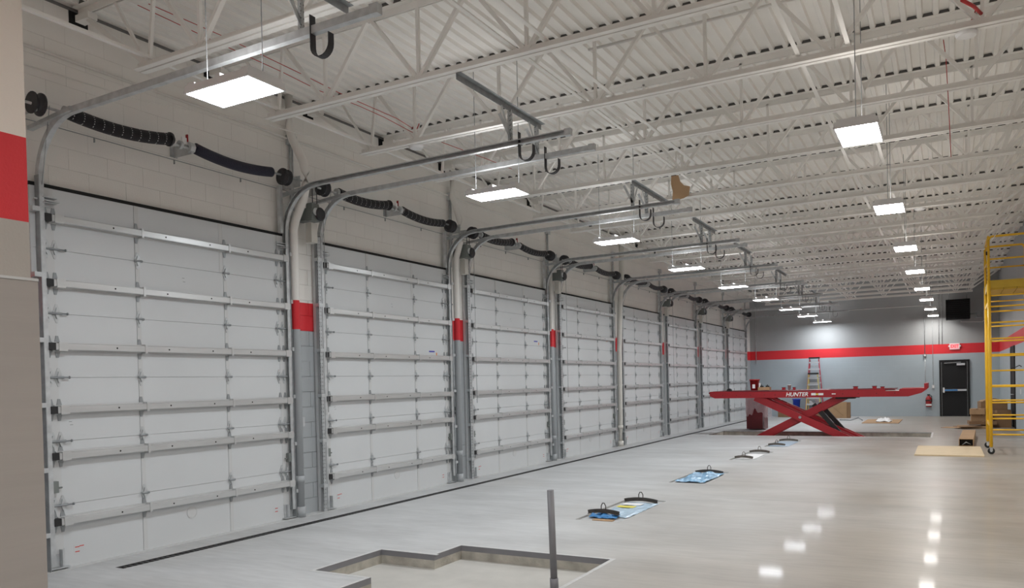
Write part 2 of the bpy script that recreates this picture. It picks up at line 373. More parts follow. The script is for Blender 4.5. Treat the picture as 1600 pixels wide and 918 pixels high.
# ------------------------------------------------------------ ceiling deck: one corrugated sheet, flutes running away from the camera
mb = MB(); pitch = .1524; x = -.1; prof = []
while x < XW+.1:
    prof += [(x, ZC), (x+.045, ZC), (x+.058, ZC+.036), (x+.139, ZC+.036)]; x += pitch
for (a, z) in prof: mb.v += [(a, -4.2, z), (a, YE+.1, z)]
for i in range(len(prof)-1): mb.f.append([2*i, 2*i+1, 2*i+3, 2*i+2]); mb.sm.append(False)
struct(mb.build('ceiling', M['deck']))
struct(MB().box(-.3, XW+.3, -4.3, YE+.3, 5.6, 5.7).build('ceiling_slab', M['deck']))

# ------------------------------------------------------------ open-web joists
def where(y):
    i = max(0, min(7, int((y-Y0+.32)//B))); t = (y-Y0-i*B)/W
    return i, ('near edge' if t < .2 else 'near half' if t < .45 else 'middle' if t < .6 else 'far half' if t < .85 else 'far edge')
chord_top = MB()
for s_ in (-1, 1):
    L_ = [(s_*.010, ZC), (s_*.076, ZC), (s_*.076, ZC-.008), (s_*.018, ZC-.008), (s_*.018, ZC-.075), (s_*.010, ZC-.075)]
    chord_top.prism(L_, 0, .0, XR)
me_top = chord_top.mesh('top_chord', M['steel'])
q = MB()
for s_ in (-1, 1):
    q.prism([(s_*.010, 4.66), (s_*.068, 4.66), (s_*.068, 4.668), (s_*.018, 4.668), (s_*.018, 4.73), (s_*.010, 4.73)], 0, .88, XR-.88)
me_bot = q.mesh('bottom_chord', M['steel'])
def webmesh(a, b_, wd=.034, d=.03):
    return MB().rail([(a[0], 0, a[1]), (b_[0], 0, b_[1])], d, wd, (0, 1, 0)).mesh('web', M['steel'])
NODE = [.515+1.2063*k for k in range(1, 7)]   # bottom nodes 1.72 ... 7.75
webs = []
tops = [1.12+1.2063*k for k in range(0, 7)]
for k, nx in enumerate(NODE):
    webs.append(webmesh((tops[k]+.03, 5.40), (nx-.03, 4.72), .046, .036))
    webs.append(webmesh((nx, 4.72), (nx, 5.41), .036, .03))
    webs.append(webmesh((nx+.03, 4.72), (tops[k+1]-.03, 5.40), .046, .036))
webs += [webmesh((1.03, 4.72), (tops[0], 5.40), .032, .03), webmesh((.10, 5.36), (1.0, 4.71), .045, .04), webmesh((.55, 5.40), (.98, 4.73), .026, .026)]
webs += [webmesh((XR-1.03, 4.72), (tops[-1], 5.40), .032, .03), webmesh((XR-.10, 5.36), (XR-1.0, 4.71), .045, .04), webmesh((XR-.55, 5.40), (XR-.98, 4.73), .026, .026)]
me_seat = MB().box(.0, .2, -.05, .05, 5.32, 5.385).mesh('bearing_seat', M['steel'])
JY = [4.8+1.6*k for k in range(-5, 19)]
seen = {}
for y in JY:
    if y < 2.2: lab = 'white open-web roof joist overhead, %s one this side of the first overhead door' % ORD[int(round((3.2-y)/1.6))+1 if y < 3 else 0]
    elif y < 4: lab = 'white open-web roof joist closest overhead, this side of the first overhead door'
    else:
        i, w_ = where(y); lab = 'white open-web roof joist above the %s of the %s overhead door' % (w_, ORD[i])
        if lab in seen: lab = 'white open-web roof joist above the end wall side of the %s overhead door' % ORD[i]
    seen[lab] = 1
    t = thing('roof_joist', (0, y, 0), lab, 'joist', 'open-web roof joists under the deck')
    inst(me_top, 'top_chord', t); inst(me_bot, 'bottom_chord', t); inst(me_seat, 'bearing_seat', t)
    for m_ in webs: inst(m_, 'web', t)
MB().box(-.05, -.03, 2.04, YE, 5.435, 5.46).build('ledger', M['ledger'], WL)  # dark strip standing for the shaded gap where deck meets wall
# pockets where the joist seats bear in the wall
q = MB()
for y in JY:
    if y > 3: MB().box(-.053, -.045, y-.085, y+.11, 5.31, 5.455).build('joist_pocket', M['hole'], WL)
struct(MB().box(XR+.01, XR+.17, -4.1, 22.0, 5.30, 5.318).box(XR+.08, XR+.10, -4.1, 22.0, 4.90, 5.30).box(XR+.01, XR+.17, -4.1, 22.0, 4.88, 4.90).box(XR+.02, XR+.14, 9.95, 10.1, 0, 4.88).build('trim_2', M['steel']))
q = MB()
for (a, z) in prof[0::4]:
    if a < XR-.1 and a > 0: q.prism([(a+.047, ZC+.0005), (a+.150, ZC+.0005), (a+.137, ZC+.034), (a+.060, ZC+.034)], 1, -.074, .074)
me_gap = q.mesh('flute_gap', M['unpainted'])  # dark blocks fill the flutes, standing for shade on unpainted deck
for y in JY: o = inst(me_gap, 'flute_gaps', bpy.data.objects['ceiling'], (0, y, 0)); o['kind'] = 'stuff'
# bridging angles that cross the joists
for n, (x, z, c, d) in enumerate(((1.04, 4.735, 2.0, 34), (4.32, 4.735, 2.0, 34), (3.99, 4.735, 2.0, 34), (6.66, 4.735, 2.0, 34), (6.22, 4.735, 2.0, 34))):
    hi = z > 5
    nm = ['low, beside the overhead doors', 'mid-room, the right of the closely spaced pair', 'mid-room, the left of the closely spaced pair', 'over the aisle, nearest the aisle lamps', 'over the aisle, left of the aisle lamps'][n]
    o = MB().prism([(x, z), (x+.04, z), (x+.04, z+.005), (x+.005, z+.005), (x+.005, z+.045), (x, z+.045)], 1, c, d).build('bridging_angle', M['steel'])
    tag(o, 'thin white bridging angle running across the joists %s' % nm, 'bridging', 'bridging angles across the joists')

# ------------------------------------------------------------ overhead doors
PH = H/6
SEAM = [.983, 2.131]
DY = {}
me = {}
def panel_mesh(a, b_): return MB().box(-.046, 0, a+.002, b_-.002, .0015, PH-.0015).mesh('panel', M['door'])
me['panels'] = [panel_mesh(-.09, SEAM[0]), panel_mesh(SEAM[0], SEAM[1]), panel_mesh(SEAM[1], W+.09)]
me['stile'] = MB().box(0, .0025, .002, .052, .004, PH-.004).mesh('stile', M['stile'])
me['endstile'] = MB().box(0, .003, 0, .15, .004, PH-.004).mesh('end_stile', M['stile'])
# hinge: two pointed leaves and a knuckle
def leaf(sg): return [(-.040, 0), (.040, 0), (.034, sg*.024), (.009, sg*.090), (-.009, sg*.090), (-.034, sg*.024)]
q = MB().prism(leaf(1), 0, .003, .008); q2 = MB().prism(leaf(-1)[::-1], 0, .003, .008)
q.prism([(-.022, .0), (.022, .0), (.006, .055), (-.006, .055)], 0, .008, .024)
q2.prism([(.022, 0), (-.022, 0), (-.006, -.05), (.006, -.05)], 0, .008, .024)
me['hl'] = q.mesh('hinge_leaf', M['galv']); me['hl2'] = q2.mesh('hinge_leaf', M['galv'])
me['hk'] = MB().tube([(.02, -.042, 0), (.02, .044, 0)], .013, 8).mesh('knuckle', M['dgalv'])
me['bolt'] = MB().box(.008, .012, -.004, .004, -.004, .004).mesh('bolt', M['hole'])
# strut with its fittings
def strut_mesh(): # hat-shaped channel, front flange and lips
    pr = [(0.0, .0), (.012, .0), (.012, .012), (.066, .012), (.072, .018), (.072, .073), (.066, .079), (.012, .079), (.012, .091), (0, .091)]
    return MB().prism([(a+.004, b_-.045) for a, b_ in pr], 1, .075, W+.01).mesh('strut', M['strut'])
me['strut'] = strut_mesh()
me['cap'] = MB().box(.012, .075, .0, .062, -.034, .036).mesh('end_cap', M['black'])
q = MB().box(.002, .083, .100, .185, -.042, .042)
me['sleeve'] = q.mesh('end_sleeve', M['strut'])
q = MB().box(.004, .082, -.012, .014, -.048, .048); me['strap'] = q.mesh('splice_strap', M['strut'])
def foot(sg):
    q = MB(); q.prism([(-.025, sg*.035), (.03, sg*.035), (.012, sg*.105), (-.012, sg*.105)][::(1 if sg < 0 else -1)], 0, .003, .009)
    return q.mesh('strap_foot', M['dgalv'])
me['footu'], me['footd'] = foot(1), foot(-1)
me['hole'] = MB().lathe((0.0765, 0, 0), 0, [(0, .009), (.0012, .009)], 10).mesh('punched_hole', M['hole'])
# roller hinge at the panel edges
me['roller'] = MB().tube([(.035, -.10, 0), (.035, .16, 0)], .008, 8).lathe((.035, .16, 0), 1, [(0, .013), (.012, .013)], 8).mesh('roller_shaft', M['dgalv'])
me['topfix'] = MB().box(.003, .012, 0, .15, -.06, .05).box(.012, .075, .01, .14, -.03, -.024).box(.012, .075, .01, .14, .02, .026).box(.03, .05, -.06, .18, -.008, .006).mesh('top_bracket', M['galv'])
me['botbr'] = MB().box(.003, .010, 0, .09, 0, .12).box(.003, .055, .095, .105, .0, .16).box(.003, .012, .105, .14, 0, .16).box(.003, .06, -.02, .17, -.015, -.006).mesh('bottom_bracket', M['galv'])
me['lock'] = MB().box(.003, .055, 0, .08, -.055, .055).tube([(.03, .08, -.01), (.03, .125, -.01)], .009, 8).mesh('slide_lock', M['hoist'])
me['port'] = MB().ring((0.0005, 0, 0), 0, .058, .068, .004, 28).mesh('exhaust_port', M['stile'])
me['portc'] = MB().lathe((0.0003, 0, 0), 0, [(0, .057), (.003, .057)], 28).mesh('port_disc', M['stile'])
me['tseal'] = MB().box(-.048, .004, -.09, W+.09, 3.628, 3.662).mesh('top_seal', M['seal'])
me['redl'] = MB().box(0, .0012, 0, .045, 0, .009).mesh('warning_line', M['paint_red_line'])
me['card'] = MB().box(0, .0008, 0, .10, 0, .10).mesh('sticker', M['door'])
me['dkl'] = MB().box(0, .001, 0, .03, 0, .004).mesh('print_line', M['dark_ink'])
me['bluel'] = MB().box(0, .0012, 0, .16, 0, .022).mesh('blue_print', M['blue_ink'])
me['oran'] = MB().box(0, .0012, 0, .03, 0, .055).mesh('orange_print', M['orange_ink'])
STZ = [.456, 1.08, 1.52, 2.123, 2.725, 3.338]
def make_door(i):
    lab = 'white sectional overhead door with galvanised struts, %s of the row along the left wall' % ORD[i] if i else 'white sectional overhead door nearest the camera, its bottom corner beside the grey wall edge'
    if i == 7: lab = 'white sectional overhead door farthest away, next to the red-banded end wall corner'
    t = thing('overhead_door', (0, Y0+i*B, 0), lab, 'garage door', 'sectional overhead doors', 'thing')
    for r in range(6):
        z = r*PH
        for p in me['panels']: inst(p, 'panel', t, (0, 0, z))
        for s_ in SEAM: inst(me['stile'], 'stile', t, (0, s_, z))
        inst(me['endstile'], 'end_stile', t, (0, -.02, z)); inst(me['endstile'], 'end_stile', t, (0, W-.13, z))
    for r in range(1, 6):
        z = r*PH
        if i < 5:
            for s_ in SEAM:
                h = inst(me['hl'], 'hinge', t, (0, s_+.027, z)); inst(me['hl2'], 'hinge_leaf', h); inst(me['hk'], 'knuckle', h)
        else:
            for s_ in SEAM:
                h = inst(me['hl'], 'hinge', t, (0, s_+.027, z)); inst(me['hl2'], 'hinge_leaf', h)
        for e, sg in ((0, 1), (1, -1)):
            for d in (.052, .13):
                h = inst(me['hl'], 'hinge', t, (0, (d if e == 0 else W-d-.02), z)); inst(me['hl2'], 'hinge_leaf', h)
                if i < 4: inst(me['hk'], 'knuckle', h)
            inst(me['roller'], 'roller_shaft', t, (0, 0.055 if e == 0 else W-.075, z), None if e == 0 else (0, 0, 0))
            if e == 1: t.children[-1].scale[1] = -1
    for z in STZ:
        s_ = inst(me['strut'], 'strut', t, (0, 0, z))
        inst(me['cap'], 'end_cap', s_, (0, .012, 0)); inst(me['sleeve'], 'end_sleeve', s_, (0, 0, 0)); inst(me['sleeve'], 'end_sleeve', s_, (0, W-.19, 0))
        if i < 5:
            for c in (.70, 1.31, 1.89, 2.45): inst(me['hole'], 'hole', s_, (0, c, 0))
        for c in (1.03, 2.17): inst(me['strap'], 'splice_strap', s_, (0, c, 0))
        for c in (.045, .125, 1.0, 2.15, W-.06, W-.14):
            if i < 4 or c in (1.0, 2.15):
                inst(me['footu'], 'strap_foot', s_, (0, c, 0)); inst(me['footd'], 'strap_foot', s_, (0, c, 0))
    for y_, sg in ((-.01, 1), (W-.01+.02, -1)):
        o = inst(me['topfix'], 'top_bracket', t, (0, y_, 3.50)); o.scale[1] = sg
        o = inst(me['botbr'], 'bottom_bracket', t, (0, y_, .03)); o.scale[1] = sg
        o = inst(me['lock'], 'slide_lock', t, (0, y_, .79)); o.scale[1] = sg
    inst(me['port'], 'exhaust_port', t, (0, 1.60, .31)); inst(me['portc'], 'port_disc', t, (0, 1.60, .31))
    inst(me['tseal'], 'top_seal', t)
    if i < 5:
        k = inst(me['card'], 'sticker', t, (.0008, .23, .10))
        for a, b_ in ((.01, .075), (.055, .08), (.01, .03)): inst(me['redl'], 'warning_line', k, (.0008, a, b_))
        k = inst(me['card'], 'sticker', t, (.0008, W-.30, .10))
        for a, b_ in ((.02, .06), (.02, .02)): inst(me['redl'], 'warning_line', k, (.0008, a, b_))
        for a, b_ in ((.22, 1.40), (.23, 1.37), (1.56, 2.93), (1.57, 2.89)): inst(me['dkl'], 'print_line', t, (.0005, a, b_))
    if i in (1, 2, 3):
        z = {1: 2.22, 2: 2.52, 3: 2.72}[i]
        inst(me['bluel'], 'blue_print', t, (.0005, W-.58, z)); inst(me['oran'], 'orange_print', t, (.0005, W-.38, z-.06))
    return t
for i in range(8): make_door(i)

# ------------------------------------------------------------ tracks: C channel, vertical, bend, horizontal
def cprof(sg):
    return [(sg*a, b_) for a, b_ in ((0, .028), (.05, .028), (.05, .018), (.046, .018), (.046, .024), (.004, .024), (.004, -.024), (.046, -.024), (.046, -.018), (.05, -.018), (.05, -.028), (0, -.028))]
XT, ZT, RT = .035, 4.225, .56
arc = [(XT+RT-RT*math.cos(a), 0, ZT-RT+RT*math.sin(a)) for a in [math.pi/2*k/12 for k in range(13)]]
vpts = [(XT, 0, .12), (XT, 0, ZT-RT)]; hpts = [(XT+RT, 0, ZT), (4.08, 0, ZT+.03)]
def sweep_plan(pts, sg):
    # sweep in the xz plane; side vector must be +-y
    mb = MB(); P = [Vector(p) for p in pts]; pr = cprof(sg); n = len(pr)
    for i, p in enumerate(P):
        t = (P[min(i+1, len(P)-1)]-P[max(i-1, 0)]).normalized(); nn = Vector((-t.z, 0, t.x))
        for a, b_ in pr: mb.v.append(tuple(p+Vector((0, a, 0))+nn*b_))
    for i in range(len(P)-1):
        for j in range(n):
            q = (j+1) % n; mb.f.append([i*n+j, i*n+q, (i+1)*n+q, (i+1)*n+j]); mb.sm.append(False)
    mb.f += [list(range(n)), [(len(P)-1)*n+j for j in range(n)]]; mb.sm += [False, False]
    return mb
tm = {}
for sg in (1, -1):
    tm[sg, 'v'] = sweep_plan(vpts, sg).mesh('vertical_track', M['galv']); tm[sg, 'c'] = sweep_plan(arc, sg).mesh('curved_track', M['galv']); tm[sg, 'h'] = sweep_plan(hpts, sg).mesh('horizontal_track', M['galv'])
    q = MB(); q.box(.008, .075, min(-.006*sg, 0), max(-.006*sg, 0), 0, 3.72); tm[sg, 'a'] = q.mesh('mounting_angle', M['dgalv'])
    q = MB(); q.box(.072, .076, min(-.072*sg, -.012*sg), max(-.072*sg, -.012*sg), 0, 3.70); tm[sg, 'p'] = q.mesh('perforated_flange', M['perf'])
    tm[sg, 'k'] = MB().box(-.0, .079, min(-.07*sg, .0), max(-.07*sg, .0), -.022, .022).mesh('track_clip', M['galv'])
    q = MB(); q.rail([(-.045, 0, ZT-.06), (.62, 0, ZT-.0)], .04, .05, (0, 1, 0)); tm[sg, 'b'] = q.mesh('bend_brace', M['galv'])
# U bumper: flat strap bent into a J, hanging at the end of the track
ub = [(0, 0, .13), (0, 0, -.10)]+[(.085-.085*math.cos(a), 0, -.10-.085*math.sin(a)) for a in [math.pi*k/10 for k in range(1, 10)]]+[(.17, 0, -.10), (.17, 0, -.03)]
me_u = MB().sweep(ub, [(-.003, -.028), (.003, -.028), (.003, .028), (-.003, .028)], (0, 1, 0)).mesh('bumper_strap', M['strap'])
me_stop = MB().box(-.02, .05, -.03, .03, -.035, .035).mesh('end_stop', M['galv'])
for i in range(8):
    for sg, y, sd in ((1, Y0+i*B-.035, 'near'), (-1, Y0+i*B+W+.02, 'far')):
        t = thing('door_track', (0, y, 0), 'galvanised curved track on the %s side of the %s overhead door' % (sd, ORD[i]), 'door track', 'curved tracks of the overhead doors')
        for k, nm in (('a', 'mounting_angle'), ('v', 'vertical_track'), ('c', 'curved_track'), ('h', 'horizontal_track'), ('p', 'perforated_flange'), ('b', 'bend_brace')):
            if k != 'p' or (sg == 1 and i > 0): inst(tm[sg, k], nm, t)
        for k in range(6): inst(tm[sg, 'k'], 'track_clip', t, (0, 0, .35+k*.61))
        inst(me_u, 'bumper_strap', t, (3.47, sg*.02, ZT)); inst(me_stop, 'end_stop', t, (4.03, sg*.02, ZT+.03))

# hangers between joists carrying the tracks
gaps = [(3.9, 4.8)]+[(6.4, 8.2), (11.2, 12.8), (14.4, 16.0), (17.6, 19.25), (22.4, 24.0), (25.6, 27.2), (28.8, 30.7)]+[(33.4, 34.2)]
for g, (ya, yb) in enumerate(gaps):
    tr = []
    if g > 0: tr.append(Y0+(g-1)*B+W+.02-.02)
    if g < 8: tr.append(Y0+g*B-.035+.02)
    if g == 0: ya, yb = 3.15, 4.85; lab = 'grey steel hanger nearest the camera, holding the first track end'
    elif g == 8: ya, yb = 33.5, 34.2; lab = 'grey steel hanger holding the last track beside the end wall'
    else: lab = 'grey steel hanger holding the track ends between the %s and %s overhead doors' % (ORD[g-1], ORD[g])
    t = thing('track_hanger', (3.36, ya, 4.61), lab, 'hanger', 'steel hangers under the joists')
    MB().prism([(0, .05), (.055, .05), (.055, .046), (.004, .046), (.004, -.012), (0, -.012)], 1, 0, yb-ya).build('cross_angle', M['dgalv'], t)
    for y in tr:
        l = y-ya
        h = ZT+.035-4.61+.02
        MB().box(-.028, .028, l-.002, l+.002, h, .0).box(.026, .030, l-.03, l+.002, h, .0).build('drop_angle', M['perf'], t)
        s_ = -1 if l > .5 else 1
        MB().rail([(.01, l+s_*.2, -.005), (.01, l+s_*.01, h+.03)], .035, .004, (1, 0, 0)).build('diagonal_brace', M['galv'], t)
        MB().rail([(-.13, l, -.005), (-.0, l, h+.05)], .004, .035, (0, 0, 1)).build('diagonal_brace', M['galv'], t)

# ------------------------------------------------------------ torsion spring counterbalances
XS, ZS = .22, 4.31
def sag(y0_, y1_, za, zb, s_, r, name, mt, parent):
    n = 14; pts = []
    for k in range(n+1):
        u = k/n; pts.append((XS, y0_+(y1_-y0_)*u, za+(zb-za)*u-s_*4*u*(1-u)))
    return MB().tube(pts, r, 16).build(name, mt, parent)
drum_prof = [(0, .10), (.012, .10), (.014, .075), (.07, .08), (.075, .105), (.09, .105), (.092, .07), (.11, .07)]
for i in range(8):
    t = thing('torsion_spring_set', (0, Y0+i*B, 0), 'pair of sagging black torsion springs on a shaft above the %s overhead door' % ORD[i], 'torsion springs', 'torsion springs above the doors')
    MB().tube([(XS, -.22, ZS), (XS, W+.12, ZS+.03)], .0135, 8).build('shaft', M['galv'], t)
    s1 = sag(.17, 1.27, 4.325, 4.36, .05, .064, 'spring', M['spring1'], t)
    s2 = sag(1.60, 2.72, 4.345, 4.335, .05, .060, 'spring', M['spring2' if i == 0 else 'spring1'], t)
    MB().lathe((XS, .13, 4.325), 1, [(0, .05), (.05, .05)], 14).build('winding_cone', M['galv'], t)
    MB().lathe((XS, 1.27, 4.36), 1, [(0, .075), (.02, .075), (.022, .045), (.05, .045)], 14).build('winding_cone', M['cast'], t)
    MB().ring((XS, 1.395, 4.335), 1, .014, .045, .03, 16).build('shaft_coupler', M['galv'], t)
    br = MB().box(-.04, XS+.03, 1.53, 1.535, 4.26, 4.38).box(-.048, -.04, 1.49, 1.58, 4.27, 4.40).build('centre_bracket', M['galv'], t)
    MB().ring((XS, 1.51, 4.335), 1, .02, .062, .06, 8).build('bearing', M['galv'], br)
    MB().box(XS-.02, XS+.01, 1.50, 1.512, 4.39, 4.47).build('tag', M['redp'], br)
    MB().box(XS-.01, XS+.0, 1.44, 1.52, 4.36, 4.43).build('tag', M['decal'], br)
    for y_, nm in ((-.17, 0), (W-.24, 1)):
        d = MB().lathe((XS, y_, ZS+.01), 1, drum_prof if nm == 0 else [(.11-a, b_) for a, b_ in drum_prof][::-1], 20).build('cable_drum', M['cast'], t)
    for y_ in (-.15, W+.04):
        MB().box(-.048, XS+.05, y_, y_+.006, ZS-.07, ZS+.07).build('end_bearing_plate', M['galv'], t)
    MB().tube([(XS+.08, -.05, ZS), (.05, -.0, 3.6)], .003, 5).build('lift_cable', M['dgalv'], t)
    MB().box(.0, .05, W-.10, W-.05, 3.66, 4.26).build('support_post', M['galv'], t)

# chain hoists on the piers
for i in range(8):
    y = Y0+i*B-.30
    if i in (0, 4): continue
    t = thing('chain_hoist', (0.16, y, 3.95), 'grey chain hoist high on the pier before the %s overhead door' % ORD[i], 'chain hoist', 'chain hoists on the piers')
    MB().prism([(-.09, -.10), (.06, -.10), (.09, .0), (.04, .13), (-.09, .13)], 0, 0, .10).build('housing', M['hoist'], t)
    MB().lathe((.10, .05, .0), 0, [(0, .085), (.02, .09), (.04, .07)], 16).build('sprocket', M['cast'], t)
    MB().lathe((.102, -.03, .02), 0, [(0, .05), (.02, .05)], 12).build('hub', M['galv'], t)
    MB().tube([(.08, .03, .1), (.08, .03, .33)], .006, 6).build('drive_chain', M['cast'], t)
    MB().tube([(.08, -.05, .1), (.08, -.05, .33)], .006, 6).build('drive_chain', M['cast'], t)
    MB().box(-.10, .0, .0, .11, -.36, -.10).build('shaft_guard', M['pipew'], t)
    MB().box(-.20, .0, -.06, .06, -.08, .08).build('mounting_foot', M['hoist'], t)
    MB().tube([(.12, .10, -.06), (.12, .10, -2.6)], .004, 5).build('pull_chain', M['dgalv'], t)

# conduits and boxes above each pier, and the long wall conduit
for i in range(8):
    y = Y0+i*B+W+.17
    t = thing('conduit_riser', (-.02, y, 3.7), 'grey conduit riser with box above the pier past the %s overhead door' % ORD[i], 'conduit', 'conduit risers above the piers')
    MB().tube([(0, 0, 0), (0, 0, 1.15)], .014, 8).build('conduit', M['galv'], t)
    MB().tube([(0, .045, .3), (0, .045, 1.15)], .012, 8).build('conduit', M['galv'], t)
    MB().box(-.03, .05, -.04, .085, 1.15, 1.27).build('box', M['galv'], t)
tag(MB().tube([(-.03, 4.0, 4.93), (-.03, 34.2, 4.93)], .014, 8).build('wall_conduit', M['steel']), 'long thin conduit along the left wall under the joist seats', 'conduit')
tag(MB().tube([(-.04, 4.05, 4.74), (-.02, 5.5, 4.78), (.3, 6.9, 4.86), (1.1, 8.2, 4.64)], .006, 5).build('loose_cable', M['steel']), 'thin loose cable slung across the wall above the nearest door', 'cable')
hk = MB().box(.0, .02, 0, .006, 4.18, 4.225).mesh('clip', M['dgalv'])
for y in [4.9+.93*k for k in range(32)]: inst(hk, 'clip', bpy.data.objects['trim_1'], (0, y, 0))

# downpipes painted with the wall
def pipe(pts, r, mt, label, bands=True):
    t = thing('downpipe', (pts[-1][0], pts[-1][1], 0), label, 'pipe', 'downpipes on the piers')
    L = [(p[0]-pts[-1][0], p[1]-pts[-1][1], p[2]) for p in pts]
    MB().tube(L, r, 14).build('pipe', mt, t)
    MB().lathe((0, 0, .45), 2, [(0, r*1.14), (.09, r*1.14)], 14).build('coupling', mt, t)
    MB().lathe((0, 0, .0), 2, [(0, r*1.2), (.14, r*1.2)], 14).build('base_fitting', mt, t)
    return t
PP = M['wall']
pipe([(.05, 7.56, 5.45), (.05, 7.56, 5.02), (.10, 7.56, 4.88), (.27, 7.56, 4.57), (.31, 7.56, 4.44), (.31, 7.56, 4.28), (.26, 7.56, 4.10), (.12, 7.56, 3.86), (.07, 7.56, 3.72), (.06, 7.56, 0)], .054, PP, 'painted downpipe with a red band beside the nearest overhead door, bending out at the top')
pipe([(.05, 11.38, 5.45), (.05, 11.38, 4.9), (.18, 11.38, 4.5), (.18, 11.38, 4.1), (.08, 11.38, 3.8), (.06, 11.38, 0)], .052, PP, 'painted downpipe with a red band between the second and third overhead doors')
pipe([(.05, 15.12, 4.0), (.05, 15.12, 0)], .047, PP, 'painted downpipe with a red band between the third and fourth overhead doors')
pipe([(.22, 18.95, 5.45), (.20, 18.95, 4.2), (.14, 18.95, 3.6), (.10, 18.95, 2.5), (.08, 18.95, .5), (.08, 18.95, 0)], .066, M['pipew'], 'thick all-white downpipe in front of the pier between the fourth and fifth overhead doors')
for i in range(1, 4):
    y = Y0+i*B-.42
    t = thing('switch_box', (-.05, y, 1.17), 'small grey switch box with bent conduit on the pier before the %s overhead door' % ORD[i], 'switch box', 'switch boxes on the piers')
    MB().box(0, .05, -.05, .07, 0, .12).build('box', M['hoist' if i > 1 else 'galv'], t)
    MB().tube([(.025, .01, .12), (.025, .01, .32), (.025, -.07, .52), (.025, -.07, 2.2)], .011, 8).build('conduit', M['dgalv'], t)

# ------------------------------------------------------------ lamps
LBOX = dict(
    housing=MB().box(-.33, .33, -.18, .18, .012, .05).mesh('housing', M['white']),
    rim=MB().box(-.335, .335, -.185, -.172, -.006, .012).box(-.335, .335, .172, .185, -.006, .012).box(-.335, -.322, -.185, .185, -.006, .012).box(.322, .335, -.185, .185, -.006, .012).mesh('rim', M['white']),
    fins=MB().box(-.025, .025, -.16, .16, .05, .085).mesh('driver_box', M['white']), fins2=MB().box(-.32, -.25, -.16, .16, .05, .075).box(.25, .32, -.16, .16, .05, .075).mesh('end_box', M['white']))
lq = MB(); lq.v = [(-.322, -.172, .011), (-.322, .172, .011), (.322, .172, .011), (.322, -.172, .011)]; lq.f = [[0, 1, 2, 3]]; lq.sm = [False]
LBOX['lensL'] = lq.mesh('lens', M['lensL']); lq2 = MB(); lq2.v = list(lq.v); lq2.f = lq.f; lq2.sm = lq.sm; LBOX['lensR'] = lq2.mesh('lens', M['lensR'])
for S_ in 'LR':
    lq3 = MB()
    for xa in (-.24, .03):
        b = len(lq3.v); lq3.v += [(xa, -.13, .0515), (xa+.21, -.13, .0515), (xa+.21, .13, .0515), (xa, .13, .0515)]; lq3.f.append([b, b+1, b+2, b+3]); lq3.sm.append(False)
    LBOX['up'+S_] = lq3.mesh('uplight_lens', M['up'+S_])  # glowing panels added on the lamp tops to brighten the ceiling
cab = MB().tube([(-.29, 0, .07), (-.29, 0, 1.58)], .004, 5).mesh('hanging_cable', M['dgalv']); cab2 = MB().tube([(.29, 0, .07), (.30, 0, 1.58)], .004, 5).mesh('hanging_cable', M['dgalv'])
def lamp(x, y, z, side, label, rz=0):
    t = thing('highbay_lamp', (x, y, z), label, 'lamp', 'LED highbay lamps', rz=rz)
    for k, n in (('housing', 'housing'), ('rim', 'rim'), ('fins', 'driver_box'), ('fins2', 'driver_box'), ('lens'+side, 'lens'), ('up'+side, 'uplight_lens')): inst(LBOX[k], n, t)
    inst(cab, 'hanging_cable', t); inst(cab2, 'hanging_cable', t)
LY = [4.15, 8.0, 11.74, 15.48, 19.28, 23.06, 26.93, 30.4, 34.07]
for k, y in enumerate(LY):
    lamp(2.85+.022*k, y, 3.88, 'L', ('nearest' if k == 0 else ORD[k])+' lit rectangular LED lamp in the row hanging beside the overhead doors')
for k, y in enumerate([7.93, 11.67, 15.5, 19.12, 23.1, 26.6, 30.55, 34.07]):
    lamp(6.765+.033*k, y, 3.88, 'R', ('nearest' if k == 0 else ORD[k])+' lit rectangular LED lamp in the row over the right-hand aisle', math.pi/2)
lamp(6.72, 4.1, 3.88, 'R', 'LED lamp over the aisle just above the photograph, first of its row', math.pi/2)  # unseen lamps added near and behind the camera to level the light
lamp(6.68, .35, 3.88, 'R', 'LED lamp over the aisle beside the camera, outside the photograph', math.pi/2)
for n_, x in enumerate((10.7, 14.2)):  # two lamp rows added out of view for more even light
    for k, y in enumerate((-3.0, .35, 4.1, 7.93, 11.67, 15.5, 19.12)):
        lamp(x, y, 3.88, 'R', '%s LED lamp of the %s row in the wider bay, outside the photograph' % (ORD[k] if k else 'first', 'inner' if n_ == 0 else 'outer'), math.pi/2)
lamp(6.65, -3.0, 3.88, 'R', 'LED lamp over the aisle behind the camera, outside the photograph', math.pi/2)

# ------------------------------------------------------------ exit door, sign and fittings on the end wall
d1 = struct(MB().box(7.165, 7.235, YE-.06, YE+.0, 0, 2.19).box(8.125, 8.195, YE-.06, YE, 0, 2.19).box(7.235, 8.125, YE-.06, YE, 2.12, 2.19).build('door_1', M['blackp']))
MB().box(7.24, 8.12, YE-.045, YE-.005, .01, 2.115).build('door_leaf', M['blackp'], d1)
MB().box(7.24, 7.246, YE-.048, YE-.044, .02, 2.11).box(8.106, 8.112, YE-.048, YE-.044, .02, 2.11).build('edge_trim', M['galv'], d1)
q = MB().box(7.30, 8.08, YE-.11, YE-.07, .98, 1.05).build('panic_bar', M['alu'], d1)
MB().box(7.34, 7.78, YE-.114, YE-.108, .985, 1.045).build('protective_film', M['bluet'], q)
MB().box(7.28, 7.34, YE-.12, YE-.045, .92, 1.12).build('latch_case', M['white'], q)
q = MB().box(7.76, 8.04, YE-.11, YE-.046, 1.97, 2.05).build('door_closer', M['alu'], d1)
MB().rail([(7.90, YE-.08, 2.09), (7.34, YE-.08, 2.07)], .02, .015).build('closer_arm', M['galv'], q)
t = thing('exit_sign', (7.70, YE-.05, 2.59), 'small white exit sign with red letters over the black exit door', 'sign')
